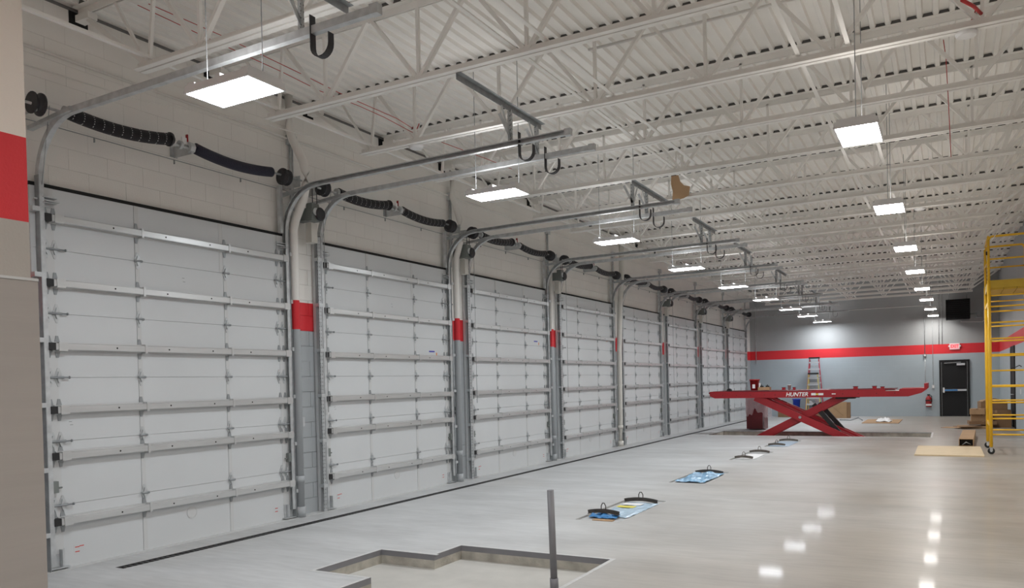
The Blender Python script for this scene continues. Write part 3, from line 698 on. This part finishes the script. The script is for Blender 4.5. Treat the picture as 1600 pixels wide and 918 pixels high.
MB().box(-.17, .17, 0, .05, 0, .235).build('case', M['white'], t)
MB().box(-.15, .15, -.004, 0, .02, .215).build('face', M['exitm'], t)
MB().box(-.21, -.17, -.01, .03, .10, .16).build('lamp_head', M['white'], t); MB().box(.17, .21, -.01, .03, .10, .16).build('lamp_head', M['white'], t)
def text(s_, size, mt, parent, loc, rot, ext=.002, name='lettering', shear=0, sx=1):
    cu = bpy.data.curves.new(name, 'FONT'); cu.body = s_; cu.size = size; cu.extrude = ext; cu.align_x = 'CENTER'; cu.align_y = 'CENTER'; cu.shear = shear; cu.offset = size*.02
    o = bpy.data.objects.new(name+'_curve', cu); C.objects.link(o); dg = bpy.context.evaluated_depsgraph_get()
    me_ = bpy.data.meshes.new_from_object(o.evaluated_get(dg)); bpy.data.objects.remove(o); me_.materials.clear(); me_.materials.append(mt)
    o = inst(me_, name, parent, loc, rot); o.scale[0] = sx; return o
text('EXIT', .17, M['exitr'], t, (0, -.006, .117), (math.pi/2, 0, 0), sx=.8)
# extinguisher under its hook, pull station, strobe and switch
t = thing('fire_extinguisher', (6.785, YE-.10, .37), 'red fire extinguisher in a sleeve hanging left of the black exit door', 'fire extinguisher')
MB().lathe((0, 0, 0), 2, [(0, .09), (.03, .105), (.33, .105), (.40, .07), (.43, .03), (.46, .03)], 16).build('cylinder', M['redp'], t)
MB().box(-.10, .10, -.11, -.10, .05, .12).build('label', M['decal'], t)
MB().box(-.11, .11, -.112, .09, .24, .28).build('strap', M['black'], t)
MB().box(-.05, .05, -.03, .03, .45, .50).build('valve', M['black'], t)
MB().tube([(.05, 0, .47), (.11, -.02, .42), (.115, -.03, .2)], .012, 6).build('hose', M['black'], t)
t = thing('fire_alarm_strobe', (6.68, YE-.05, 2.33), 'small red and white alarm strobe just under the red band, left of the exit door', 'alarm')
MB().box(-.055, .055, 0, .05, 0, .12).build('base', M['hoist'], t); MB().box(-.035, .035, -.03, 0, .03, .10).build('lens', M['white'], t)
MB().tube([(0, .03, .12), (0, .03, 3.0)], .012, 6).build('conduit', M['galv'], t); MB().tube([(0, .03, 0), (0, .03, -1.1)], .012, 6).build('conduit', M['galv'], t)
t = thing('pull_station', (6.70, YE-.05, 1.13), 'red fire alarm pull station above the extinguisher', 'alarm')
MB().box(-.045, .045, 0, .05, 0, .13).build('case', M['redp'], t); MB().box(-.03, .03, -.012, 0, .05, .07).build('handle', M['white'], t)
t = thing('wall_switch', (6.95, YE-.04, 1.09), 'small grey switch box on the end wall right of the extinguisher', 'switch')
MB().box(-.045, .045, 0, .04, 0, .15).build('box', M['galv'], t); MB().box(-.03, .03, -.006, 0, .02, .12).build('plate', M['decal'], t)
MB().tube([(0, .03, .15), (0, .03, 4.2)], .009, 6).build('conduit', M['galv'], t)
for x_, nm in ((7.17, 'left'), (7.28, 'right')):
    tag(MB().tube([(x_, YE-.02, ZB1), (x_, YE-.02, 5.3)], .014, 6).build('end_wall_conduit', M['galv']), 'thin conduit dropping down the end wall left of the black heater, the %s of two' % nm, 'conduit')
tag(MB().tube([(.2, YE-.02, 2.3), (.2, YE-.02, 5.3)], .014, 6).build('corner_conduit', M['galv']), 'thin conduit down the end wall in the far left corner', 'conduit')
tag(MB().tube([(1.0, YE-.02, 4.35), (6.9, YE-.02, 4.35)], .012, 6).build('end_wall_pipe', M['steel']), 'thin horizontal pipe across the white upper end wall', 'pipe')
# unit heater
t = thing('unit_heater', (7.82, 34.05, 3.70), 'square black unit heater hanging high in front of the end wall', 'heater')
MB().box(-.39, .39, 0, .55, 0, .75).build('cabinet', M['blackp'], t)
MB().box(-.40, .40, -.02, 0, .0, .03).box(-.40, .40, -.02, 0, .72, .75).box(-.40, -.37, -.02, 0, 0, .75).box(.37, .40, -.02, 0, 0, .75).build('front_frame', M['blackp'], t)
lv = MB().rail([(-.37, -.012, .0), (.37, -.012, .0)], .028, .006).mesh('louvre', M['black'])
for k in range(9): inst(lv, 'louvre', t, (0, 0, .07+k*.075), (.0, 0, 0))
for x_ in (-.3, .3): MB().tube([(x_, .3, .75), (x_, .3, 1.765)], .012, 6).build('hanger_rod', M['galv'], t)
MB().tube([(.39, .35, .2), (.62, .35, .2), (.62, .35, .05), (.80, .35, .05), (.80, .35, .3), (1.02, .35, .36), (1.22, .35, .4)], .022, 8).build('gas_pipe', M['dgalv'], t)
MB().tube([(.1, .5, -.02), (.1, .5, -.08), (.8, .5, -.12), (1.1, .5, .12)], .012, 6).build('drain_pipe', M['steel'], t)
# right wall door
d2 = struct(MB().box(XR-.03, XR, 27.2, 27.28, 0, 2.44).box(XR-.03, XR, 28.72, 28.8, 0, 2.44).box(XR-.03, XR, 27.28, 28.72, 2.36, 2.44).build('door_2', M['blackp']))
MB().box(XR-.02, XR-.002, 27.28, 28.72, .01, 2.36).build('door_leaf', M['blackp'], d2)
MB().tube([(XR-.02, 27.5, 1.0), (XR-.09, 27.5, 1.0), (XR-.09, 27.65, 1.0)], .012, 6).build('handle', M['alu'], d2)
tag(MB().box(XR-.02, XR, 25.2, 25.28, 1.05, 1.2).build('wall_plate', M['decal']), 'small white wall plate on the right wall, near side of the black door', 'switch')

# ------------------------------------------------------------ stepladders, cartons and tub by the end wall
def ladder(x, y, z, h, wb, wt, mt, rungs, label, lean):
    t = thing('stepladder', (x, y, z), label, 'ladder')
    for s_ in (-1, 1):
        MB().rail([(s_*wb/2, -.0, 0), (s_*wt/2, lean, h)], .035, .06, (0, 1, 0)).build('rail', mt, t)
        MB().rail([(s_*wb/2*.9, .42, 0), (s_*wt/2*.9, lean+.05, h-.05)], .03, .04, (0, 1, 0)).build('rear_rail', mt, t)
        MB().box(s_*wb/2-.03, s_*wb/2+.03, -.04, .04, 0, .05).build('foot', M['black'], t)
    for k in range(rungs):
        u = (k+1)/(rungs+.6); wd = (wb+(wt-wb)*u)/2
        MB().box(-wd, wd, lean*u-.05, lean*u+.04, h*u-.03, h*u+.03).build('step', M['alu'], t)
    for k in range(rungs//2):
        u = (k+1)/(rungs/2+.6); wd = (wb+(wt-wb)*u)/2*.9
        MB().box(-wd, wd, .42+(lean-.37)*u-.01, .42+(lean-.37)*u+.01, h*u-.02, h*u+.02).build('rear_brace', M['galv'], t)
    MB().box(-wt/2-.03, wt/2+.03, lean-.06, lean+.10, h-.01, h+.05).build('top_cap', M['black'], t)
    return t
ladder(2.62, 34.42, 0, 2.42, .74, .36, M['lred'], 8, 'taller red-railed stepladder behind the yellow one at the end wall', .15)
ladder(2.66, 33.80, .27, 1.50, .56, .34, M['lyel'], 5, 'shorter yellow stepladder standing on a carton in front of the red ladder', .12)
def carton(x0, x1, y0, y1, h, mt, name, label, flaps=True, rz=0, z=0, cat='box'):
    t = thing(name, ((x0+x1)/2, (y0+y1)/2, z), label, cat, rz=rz); a, b_ = (x1-x0)/2, (y1-y0)/2
    MB().box(-a, a, -b_, b_, 0, h).build('carton', mt, t)
    MB().box(-.03, .03, -b_-.002, b_+.002, h*.85, h+.002).build('tape', M['card'] if mt is not M['card'] else M['card2'], t)
    return t
carton(2.28, 3.06, 33.62, 34.30, .27, M['card2'], 'low_carton', 'flat brown carton under the yellow stepladder')
carton(1.20, 1.72, 34.2, 34.6, .24, M['card2'], 'cardboard_box', 'small brown box at the end wall left of the blue tub')
carton(1.74, 2.08, 34.2, 34.6, .30, M['card'], 'cardboard_box', 'small brown box under the blue tub')
t = thing('blue_tub', (1.92, 34.4, .30), 'blue plastic tub on a small box by the end wall', 'tub')
MB().lathe((0, 0, 0), 2, [(0, .12), (.42, .155), (.42, .175), (.46, .175), (.46, .15)], 16).build('tub', M['blue'], t)
t = thing('leaning_carton', (3.62, 33.45, 0), 'large brown cardboard box leaning behind the red lift', 'box')
MB().box(-.36, .33, 0, .06, 0, .64).build('sheet', M['card'], t); MB().box(.33, .45, .02, .30, 0, .62).build('side_flap', M['card2'], t)
MB().rail([(-.30, -.004, .55), (.2, -.004, .1)], .008, .008).build('fold_line', M['card2'], t)
tag(MB().tube([(3.9, 31.6, .03), (4.3, 31.4, .03), (4.55, 31.55, .12), (4.7, 31.3, .03)], .02, 6).build('loose_hose', M['dgalv']), 'short grey hose lying on the floor right of the cardboard box', 'hose')

# ------------------------------------------------------------ scissor lift
RY = [(23.43, 23.98), (24.55, 25.10)]
t = thing('scissor_lift', (4.1, 24.25, -.38), 'red scissor alignment lift raised over its floor pit at the far end', 'vehicle lift')
LX, LZ = -4.1, .38
def side_poly():
    P = [(1.20, 1.275), (1.215, 1.15), (1.36, 1.085), (6.52, 1.078), (6.84, 1.17), (6.965, 1.265), (6.965, 1.30), (6.32, 1.285), (6.30, 1.235), (5.98, 1.235), (5.96, 1.285), (5.3, 1.275), (4.2, 1.285), (4.05, 1.255), (2.2, 1.268), (1.24, 1.285)]
    return [(x+LX, z+LZ) for x, z in P]
for n, (a, b_) in enumerate(RY):
    a -= 24.25; b_ -= 24.25
    rw = MB().prism(side_poly(), 1, a, b_).build('runway', M['red'], t)
    MB().box(1.3+LX, 6.2+LX, a+.04, b_-.04, 1.272+LZ, 1.29+LZ).build('deck_rail', M['dred'], rw)
    MB().box(5.98+LX, 6.30+LX, a-.004, b_+.004, 1.235+LZ, 1.245+LZ).build('turnplate_pocket', M['decal'] if n == 0 else M['dred'], rw)
    MB().tube([(1.2+LX, a, 1.24+LZ), (1.2+LX, b_, 1.24+LZ)], .022, 8).build('end_roller', M['dred'], rw)
    MB().box(6.90+LX, 6.98+LX, a+.02, b_-.02, 1.28+LZ, 1.42+LZ).build('ramp_stop', M['red'], rw)
    # scissor legs: outer pair and inner pair, pinned in the middle
    for k, (ya, yb) in enumerate(((a+.06, a+.14), (b_-.14, b_-.06))):
        lg = MB().rail([(2.52+LX, ya+.04, 1.10+LZ), (5.28+LX, ya+.04, -.21+LZ)], .08, .20).build('scissor_leg', M['red'], t)
    for k, ya in enumerate((a+.19, b_-.27)):
        MB().rail([(4.92+LX, ya+.04, 1.12+LZ), (2.30+LX, ya+.04, -.24+LZ)], .07, .20).build('scissor_leg', M['red'], t)
    MB().tube([(3.76+LX, a+.02, .52+LZ), (3.76+LX, b_-.02, .52+LZ)], .04, 10).build('centre_pin', M['dgalv'], t)
    MB().rail([(4.10+LX, (a+b_)/2, .88+LZ), (4.98+LX, (a+b_)/2, -.18+LZ)], .12, .12).build('hydraulic_cylinder', M['black'], t)
    MB().rail([(4.0+LX, (a+b_)/2, .98+LZ), (4.4+LX, (a+b_)/2, .5+LZ)], .06, .06).build('piston_rod', M['alu'], t)
    MB().box(2.0+LX, 5.6+LX, a, b_, 0, .06).build('base_frame', M['dred'], t)
    MB().box(4.7+LX, 5.2+LX, a+.1, b_-.1, 1.03+LZ, 1.08+LZ).build('slide_block', M['black'], t)
MB().tube([(3.5+LX, RY[0][1]-24.25, .08), (3.5+LX, RY[1][0]-24.25, .08)], .03, 8).build('cross_tube', M['dred'], t)
o = text('HUNTER', .155, M['decal'], t, (3.69+LX, RY[0][0]-24.25-.002, 1.168+LZ), (math.pi/2, 0, 0), name='brand_lettering', shear=.25, sx=1.0)
for s_ in (o,):
    wd = max(v.co.x for v in s_.data.vertices)-min(v.co.x for v in s_.data.vertices); s_.scale[0] = .60/wd
MB().box(4.08+LX, 4.20+LX, RY[0][0]-24.254, RY[0][0]-24.25, 1.14+LZ, 1.205+LZ).build('decal', M['decal'], t)
MB().box(4.20+LX, 4.27+LX, RY[0][0]-24.254, RY[0][0]-24.25, 1.15+LZ, 1.19+LZ).build('decal', M['yel'], t)
MB().box(4.27+LX, 4.40+LX, RY[0][0]-24.254, RY[0][0]-24.25, 1.14+LZ, 1.20+LZ).build('decal', M['decal'], t)
MB().box(4.62+LX, 4.72+LX, RY[0][0]-24.254, RY[0][0]-24.25, 1.16+LZ, 1.185+LZ).build('decal', M['decal'], t)
hm = MB().lathe((0, RY[0][0]-24.251, 0), 1, [(-.001, .012), (.001, .012)], 8).mesh('bolt_hole', M['black'])
for x_ in (1.6, 2.0, 2.4, 2.8, 3.1, 4.9, 5.3, 5.75, 6.2): inst(hm, 'bolt_hole', t, (x_+LX, 0, 1.17+LZ))
# things standing on the lift
DZ = 1.292
t = thing('bucket', (2.26, 24.72, DZ), 'dark red lidded bucket standing on the left part of the lift deck', 'bucket')
MB().lathe((0, 0, 0), 2, [(0, .12), (.30, .145), (.30, .155), (.32, .155), (.33, .13)], 20).build('pail', M['redp'], t)
MB().lathe((0, 0, .30), 2, [(0, .16), (.035, .16), (.037, .12)], 20).build('lid', M['redp'], t)
MB().box(-.04, .04, -.15, -.135, .06, .18).build('label', M['decal'], t)
MB().box(.13, .17, -.03, .03, .05, .22).build('side_tag', M['decal'], t)
t = thing('parts_tray', (2.55, 24.72, DZ), 'brown cardboard tray of two black pulleys beside the bucket', 'tray')
MB().box(-.17, .17, -.14, .14, 0, .09).build('tray', M['card'], t)
for x_ in (-.08, .09): MB().lathe((x_, 0, .085), 2, [(0, .055), (.05, .055), (.05, .02), (.08, .02)], 12).build('pulley', M['black'], t)
t = thing('cup', (3.28, 24.7, DZ), 'small white cup on the middle of the lift deck', 'cup')
MB().lathe((0, 0, 0), 2, [(0, .035), (.13, .05), (.13, .053), (.15, .053)], 14).build('cup', M['white'], t)
t = thing('coil_on_deck', (1.66, 24.0, DZ-.002), 'small dark half-round hose reel at the left end of the lift deck', 'reel')
MB().lathe((0, -.05, .0), 1, [(0, .07), (.02, .08), (.10, .08), (.12, .07)], 16).build('reel', M['black'], t)
for n, (x_, w_, h_, lb) in enumerate(((3.12, .10, .055, 'left of the white cup'), (3.42, .07, .055, 'right of the white cup'), (5.20, .12, .06, 'right of the lettering'), (5.68, .11, .06, 'further right on the deck'), (5.88, .10, .04, 'nearest the turnplate pocket'))):
    t = thing('wheel_chock', (x_, 23.8 if n > 1 else 24.7, DZ), 'small red chock on the lift deck, %s' % lb, 'chock', 'red chocks on the lift deck')
    MB().prism([(-w_/2, 0), (w_/2, 0), (w_*.42, h_), (-w_*.42, h_)], 1, -.06, .06).build('chock', M['red'], t)
    MB().box(-w_*.55, w_*.55, -.05, .05, h_, h_+.02).build('cap', M['dred'], t)
# wrapped cabinet behind the pit
t = thing('wrapped_cabinet', (2.06, 26.1, 0), 'dark red tool cabinet with loose clear plastic wrap, behind the lift', 'cabinet')
MB().box(-.31, .25, -.28, .28, .03, 1.10).build('body', M['dred'], t)
MB().box(-.29, .20, -.295, -.28, .06, .50).build('drawer_front', M['dred'], t)
MB().box(.20, .25, -.30, -.28, .04, .50).build('corner_strip', M['plastic'], t)
q = MB(); cols = 22; rws = 9
for r in range(rws):
    for c in range(cols):
        u = c/(cols-1); v = r/(rws-1)
        x_ = -.32+.62*u+(.06*v*v if u > .7 else 0); y_ = -.30-.03*random.random()-(.05*v)
        q.v.append((x_+random.uniform(-.008, .008), y_, 1.07-v*(.52+.10*math.sin(u*9)+.06*math.sin(u*23))))
for r in range(rws-1):
    for c in range(cols-1): q.f.append([r*cols+c, r*cols+c+1, (r+1)*cols+c+1, (r+1)*cols+c]); q.sm.append(True)
q.build('plastic_wrap', M['plastic'], t)
q = MB()
for r in range(7):
    for c in range(6): q.v.append((.26+.02*r/6+.03*random.random()+.02*c, -.28+.1*c, 1.05-.11*r))
for r in range(6):
    for c in range(5): q.f.append([r*6+c, r*6+c+1, (r+1)*6+c+1, (r+1)*6+c]); q.sm.append(True)
q.build('plastic_wrap', M['plastic'], t)
q = MB().rail([(-.30, -.345, .70), (.02, -.35, .78), (.24, -.34, .90)], .01, .03); q.build('wrap_fold', M['plastic'], t)

# ------------------------------------------------------------ covers in the floor
def wavy(x0, x1, y0, y1, z, amp, nx=14, ny=18, seed=1):
    rnd = random.Random(seed); q = MB()
    for j in range(ny):
        for i in range(nx):
            u, v = i/(nx-1), j/(ny-1); e = .012 if (i in (0, nx-1) or j in (0, ny-1)) else 0
            q.v.append((x0+(x1-x0)*u+rnd.uniform(-e, e), y0+(y1-y0)*v+rnd.uniform(-e, e)*2, z+amp*(rnd.random()*.7+.5+.5*math.sin(u*11+v*7+seed))*(.3 if e else 1)))
    for j in range(ny-1):
        for i in range(nx-1): q.f.append([j*nx+i, j*nx+i+1, (j+1)*nx+i+1, (j+1)*nx+i]); q.sm.append(False)
    return q
def arc_bar(y, mt, parent, xa, xb, h, z, tilt=0):
    n = 10; pts = [(xa+(xb-xa)*k/n, y+tilt*(k/n-.5), z+h*(1-(2*k/n-1)**2)) for k in range(n+1)]
    b = MB().sweep(pts, [(-.035, -.012), (.035, -.012), (.035, -.006), (.006, -.006), (.006, .034), (-.006, .034), (-.006, -.006), (-.035, -.006)]).build('lifting_bar', mt, parent)
    xm = (xa+xb)/2; c = z+h+.02
    MB().tube([(xm-.03, y, c), (xm-.03, y, c+.05), (xm-.012, y, c+.085), (xm+.012, y, c+.085), (xm+.03, y, c+.05), (xm+.03, y, c)], .006, 6).build('lifting_eye', mt, b)
    return b
CL = ['floor pit cover wrapped in blue film with black lifting bars, nearest the camera', 'floor pit cover under pale crumpled blue film, second from the camera', 'bare grey floor pit cover with two dusty lifting bars, third from the camera', 'small pale blue floor pit cover just before the lift pit']
for n, (a, b_, c, d) in enumerate(COVERS):
    fr = MB()
    t = thing('pit_cover', ((a+b_)/2, (c+d)/2, -.05), CL[n], 'pit cover', 'pit covers in the floor'); hx, hy = (b_-a)/2, (d-c)/2
    MB().box(a, b_, c, d, -.051, -.05).build('recess_base', M['pitbase'], floor)
    MB().box(a-.004, a, c, d, -.05, .001).box(b_, b_+.004, c, d, -.05, .001).box(a, b_, c-.004, c, -.05, .001).box(a, b_, d, d+.004, -.05, .001).build('recess_edge', M['rim'], floor)
    MB().box(-hx+.02, hx-.02, -hy+.03, hy-.03, 0, .035).build('plate', M['plate'], t)
    if n == 0:
        wavy(-hx+.10, hx-.03, -hy+.35, hy-.22, .040, .012, seed=3).build('blue_film', M['film2'], t)
        wavy(-hx+.08, hx-.14, -hy+.20, -hy+.45, .045, .035, 12, 8, 5).build('blue_bag', M['bluet'], t)
        MB().box(-.16, .08, .12, .26, .056, .060).build('yellow_note', M['yel'], t); MB().box(-.16, .10, .34, .50, .056, .060).build('white_note', M['decal'], t)
        MB().box(-.10, .16, -hy+.08, -hy+.17, .036, .045).build('pink_rag', M['card'], t)
    elif n == 1: wavy(-hx+.06, hx-.03, -hy+.12, hy-.25, .05, .03, seed=8).build('blue_film', M['film'], t)
    elif n == 2: wavy(-hx+.1, hx-.1, -hy+.3, hy-.5, .040, .008, 8, 8, 4).build('paper', M['decal'], t)
    else: wavy(-hx+.05, hx-.03, -hy+.2, hy-.2, .040, .008, seed=6).build('blue_film', M['film2'], t)
    bm = M['bar'] if n < 2 else M['bar2']
    if n != 1: arc_bar(-hy+(.33 if n == 0 else .42), bm, t, -hx+.03, hx-.13, .022, .085 if n == 0 else .055)
    arc_bar(hy-.22, bm, t, -hx+.04, hx-.06, .026, .055)

# ------------------------------------------------------------ pipe standing in the near pit
pa = at(866.5, 925, 2, -.14)
pt = at(860, 765, 1, pa.y+.0)
t = thing('pvc_pipe', (pa.x, pa.y, -.14), 'grey plastic pipe stub standing up out of the near floor pit', 'pipe')
dx, dz = pt.x-pa.x, pt.z+.14
MB().tube([(0, 0, 0), (dx, 0, dz)], .030, 20).build('pipe', M['greyp'], t)
MB().tube([(0, 0, 0), (dx*.14, 0, dz*.14)], .037, 20).build('coupling', M['greyp'], t)

# ------------------------------------------------------------ plywood, cartons and scaffold on the right
t = thing('plywood_stack', (7.44, 19.15, 0), 'pale plywood sheet lying on the floor near the scaffold wheel', 'plywood')
for k in range(2): MB().box(-.615, .615, -1.14, 1.13, k*.013, k*.013+.012).build('sheet', M['ply'], t, loc=(.01*k, .02*k, 0))
t = thing('plywood_sheet', (5.39, 30.95, 0), 'pale board on the floor behind the lift with a crumpled white cloth on it', 'plywood')
MB().box(-.58, .58, -1.2, 1.3, 0, .02).build('sheet', M['card'], t)
t = thing('crumpled_cloth', (5.45, 30.7, .02), 'crumpled white cloth on the board behind the lift', 'cloth')
wavy(-.25, .25, -.4, .4, .0, .09, 8, 8, 2).build('cloth', M['decal'], t)
t = thing('long_carton', (7.86, 22.2, 0), 'long narrow open-ended carton lying on the floor beside the scaffold', 'box', rz=-.04)
q = MB().box(-.145, .145, -1.65, 1.65, 0, .012).box(-.145, -.133, -1.65, 1.65, .012, .16).box(.133, .145, -1.65, 1.65, .012, .16).box(-.145, .145, -1.65, 1.65, .16, .172).build('carton', M['card'], t)
MB().box(-.131, .131, -1.45, 1.6, .013, .159).build('dark_lining', M['black'], t)  # solid black block fills the carton behind its open end
MB().box(-.17, -.145, -1.72, -1.66, 0, .01).box(-.145, .12, -1.75, -1.652, .0, .008).build('flap', M['black'], t)
MB().tube([(-.08, -1.64, .03), (0, -1.70, .10), (.09, -1.64, .05)], .01, 6).build('loose_strap', M['dgalv'], t)
carton(8.32, 9.10, 27.75, 28.35, .52, M['card2'], 'large_carton', 'large dark brown carton at the bottom of the pile by the right wall')
carton(8.05, 8.62, 27.6, 28.2, .20, M['card'], 'flat_carton', 'lower flattened carton sticking out left of the pile', z=.20)
carton(7.98, 8.7, 27.5, 28.2, .10, M['card2'], 'flat_carton', 'bottom flattened carton lying under the left side of the pile', z=.10, rz=.06)
carton(7.75, 8.4, 27.1, 28.0, .06, M['card'], 'flat_carton', 'thin flattened carton on the floor at the left foot of the pile', z=.0, rz=.15)
carton(8.28, 8.98, 27.8, 28.4, .26, M['card2'], 'top_carton', 'brown carton tilted on top of the pile by the right wall', z=.52, rz=.12)
carton(8.04, 8.44, 27.45, 27.85, .17, M['card'], 'top_carton', 'small open carton on the left shoulder of the pile', z=.41, rz=-.15)
t = thing('folded_cardboard', (8.62, 28.05, .785), 'folded cardboard sheet lying tilted over the top of the pile', 'box', rz=.2)
MB().prism([(-.30, 0), (.32, 0.0), (.30, .03), (.0, .10), (-.28, .03)], 1, -.22, .2).build('sheet', M['card'], t)
for n, (a, y_, z_, r_) in enumerate(((7.95, 27.2, .062, .5), (7.6, 27.6, .0, -.3))):
    t = thing('cardboard_scrap', (a, y_, z_), 'thin scrap of cardboard on the floor, %s' % ('on the flattened carton' if n == 0 else 'left of the carton pile'), 'scrap', rz=r_)
    MB().box(-.3, .3, -.25, .25, 0, .012).build('sheet', M['card2' if n == 0 else 'card'], t)

SX, SY, SW, SL = 8.205, 18.71, .74, 1.55
t = thing('rolling_scaffold', (SX, SY, 0), 'yellow rolling scaffold tower on casters at the right edge', 'scaffold')
def tb(pts, r, name, mt='amber', n=10): return MB().tube(pts, r, n).build(name, M[mt], t)
for y_ in (0, SL):
    for x_ in (0, SW):
        tb([(x_, y_, .14), (x_, y_, 3.53)], .032, 'post'); tb([(x_, y_, 3.50), (x_, y_, 4.36)], .025, 'guard_post')
    for k in range(9): tb([(0, y_, .40+.325*k), (SW, y_, .40+.325*k)], .017, 'rung')
    tb([(0, y_, 3.22), (SW, y_, 3.22)], .014, 'rung')
    tb([(0, y_, 4.34), (.03, y_, 4.40), (.06, y_, 4.42), (SW-.06, y_, 4.42), (SW-.03, y_, 4.40), (SW, y_, 4.34)], .022, 'guard_rail')
    tb([(0, y_, 3.96), (SW, y_, 3.96)], .017, 'guard_rail')
    MB().box(-.0, SW, y_-.012, y_+.012, 3.37, 3.53).build('toe_board', M['amber2'], t)
for x_ in (0, SW):
    for z_ in (4.42, 3.96): tb([(x_, 0, z_), (x_, SL, z_)], .018, 'guard_rail')
    for z_ in (.55, 3.05): MB().box(x_-.014, x_+.014, 0, SL, z_, z_+.07).build('side_rail', M['amber'], t)
    MB().box(x_-.012, x_+.012, 0, SL, 3.37, 3.53).build('toe_board', M['amber2'], t)
    for y_ in (0, SL):
        k = MB().lathe((x_, y_-.018, .065), 1, [(0, .05), (.006, .065), (.03, .065), (.036, .05)], 20).build('caster', M['black'], t)
        MB().lathe((x_, y_-.022, .065), 1, [(0, .02), (.044, .02)], 10).build('hub', M['alu'], k)
        MB().box(x_-.025, x_+.025, y_-.03, y_-.024, .06, .145).box(x_-.025, x_+.025, y_+.024, y_+.03, .06, .145).box(x_-.03, x_+.03, y_-.03, y_+.03, .135, .15).build('fork', M['galv'], k)
for k in range(3): MB().box(.03+k*.23, .25+k*.23, .02, SL-.02, 3.34, 3.385).build('platform_board', M['amber2'], t)
MB().box(-.045, -.02, -.02, .02, 4.05, 4.12).build('lock_pin', M['black'], t)
t = thing('rubber_hook_strap', (SX+.45, SY-.03, 1.705), 'black hooked strap resting on a scaffold rung', 'strap')
MB().tube([(-.1, 0, .025), (0, 0, .06), (.05, 0, .09), (.09, 0, .06)], .009, 6).build('strap', M['black'], t)

# ------------------------------------------------------------ sensors, wires and odds and ends in the roof
def sensor(x, y, z, label):
    t = thing('heat_sensor', (x, y, z), label, 'sensor', 'round sensors under the joists')
    MB().lathe((0, 0, -.03), 2, [(0, .075), (.02, .09), (.035, .09), (.05, .06)], 18).build('base', M['white'], t)
    MB().lathe((0, 0, .02), 2, [(0, .06), (.03, .065)], 18).build('collar', M['hole'], t)
    return t
S1 = at(650, 212, 1, 8.06); S2 = at(1510, 48, 1, 8.06); S3 = at(1350, 342, 1, 16.06)
sensor(S1.x, 8.06, 4.655, 'white round sensor with red wires on the joist past the nearest door')
sensor(S2.x, 8.06, 4.655, 'white round sensor with a red wire bundle above the aisle at the top right')
sensor(7.05, 16.06, 4.655, 'white round sensor over the aisle right of the second aisle lamp')
sensor(7.4, 20.86, 4.655, 'white round sensor over the aisle, the one farther away')
def wirep(P, label, r=.004): return tag(MB().tube(P, r, 5).build('red_wire', M['wire']), label, 'wire', 'red wires in the roof')
j = lambda px, py, y: tuple(at(px, py, 1, y))
wirep([j(215, 8, 4.9), j(330, 62, 5.6), j(440, 112, 6.4), j(500, 142, 7.0), j(560, 165, 7.4), j(600, 183, 7.7), j(645, 207, 8.06)], 'pair of red wires sagging to the sensor, the upper strand')
wirep([j(232, 6, 4.9), j(345, 55, 5.6), j(470, 115, 6.4), j(540, 150, 7.0), j(620, 185, 7.7), j(652, 205, 8.06)], 'pair of red wires sagging to the sensor, the lower strand')
wirep([j(655, 193, 8.0), j(650, 205, 8.03), j(645, 198, 8.0)], 'short red wire loop at the nearest sensor', .006)
wirep([j(690, 222, 8.6), j(760, 248, 9.4), j(800, 264, 9.6)], 'red wire beyond the nearest sensor, above the second door')
wirep([j(1474, 62, 9.6), j(1478, 90, 9.6), j(1482, 160, 9.6), j(1486, 245, 9.6)], 'red wire hanging straight down over the aisle')
wirep([j(1503, 0, 7.5), j(1522, 10, 7.8), j(1534, 22, 8.0)], 'thick red wire bundle at the top right', .016)
wirep([j(1526, 12, 8.0), j(1520, 28, 8.03), j(1512, 42, 8.06)], 'red wires dropping to the top right sensor', .006)
for n, (xa, xb, y_, z_) in enumerate(((2.2, 9.0, 8.11, 4.75), (4.0, 9.1, 8.15, 5.36))):
    tag(MB().tube([(xa, y_, z_), (xb, y_, z_)], .017, 8).build('joist_conduit', M['steel']), 'white conduit along the joist over the nearest door, %s' % ('at its bottom chord' if n == 0 else 'at its top chord'), 'conduit')
t = thing('cardboard_flap', (3.60, 12.7, 4.72), 'torn brown cardboard flap hanging from a white mount under the roof joists', 'cardboard')
P = [(-.10, .33), (.02, .33), (.05, .22), (.11, .15), (.21, .12), (.19, -.02), (.10, -.06), (-.09, -.09), (-.08, .08), (-.11, .20)]
MB().prism([(a, b_-.02) for a, b_ in P], 1, 0, .006).build('flap', M['card'], t)
MB().lathe((-.02, .02, .33), 2, [(0, .02), (.05, .02), (.05, .09), (.07, .09), (.07, .05), (.12, .04)], 14).build('mount', M['white'], t)
MB().tube([(-.02, .02, .4), (-.02, .02, .70)], .012, 6).build('stem', M['steel'], t)
MB().ring((-.02, .02, .55), 1, .07, .085, .01, 14).build('ring', M['steel'], t)
t = thing('pipe_hanger', (6.62, 9.55, 4.72), 'white slotted channel hanging from the joist above the nearest aisle lamp', 'channel')
MB().box(-.03, .03, -.02, .02, 0, .70).build('channel', M['steel'], t)
t = thing('ceiling_rope', (9.05, 15.5, 5.38), 'thin white rope slanting from the roof to the scaffold', 'rope')
MB().tube([(0, 0, 0), (8.25-9.05, 18.6-15.5, 4.30-5.38)], .008, 5).build('rope', M['steel'], t)
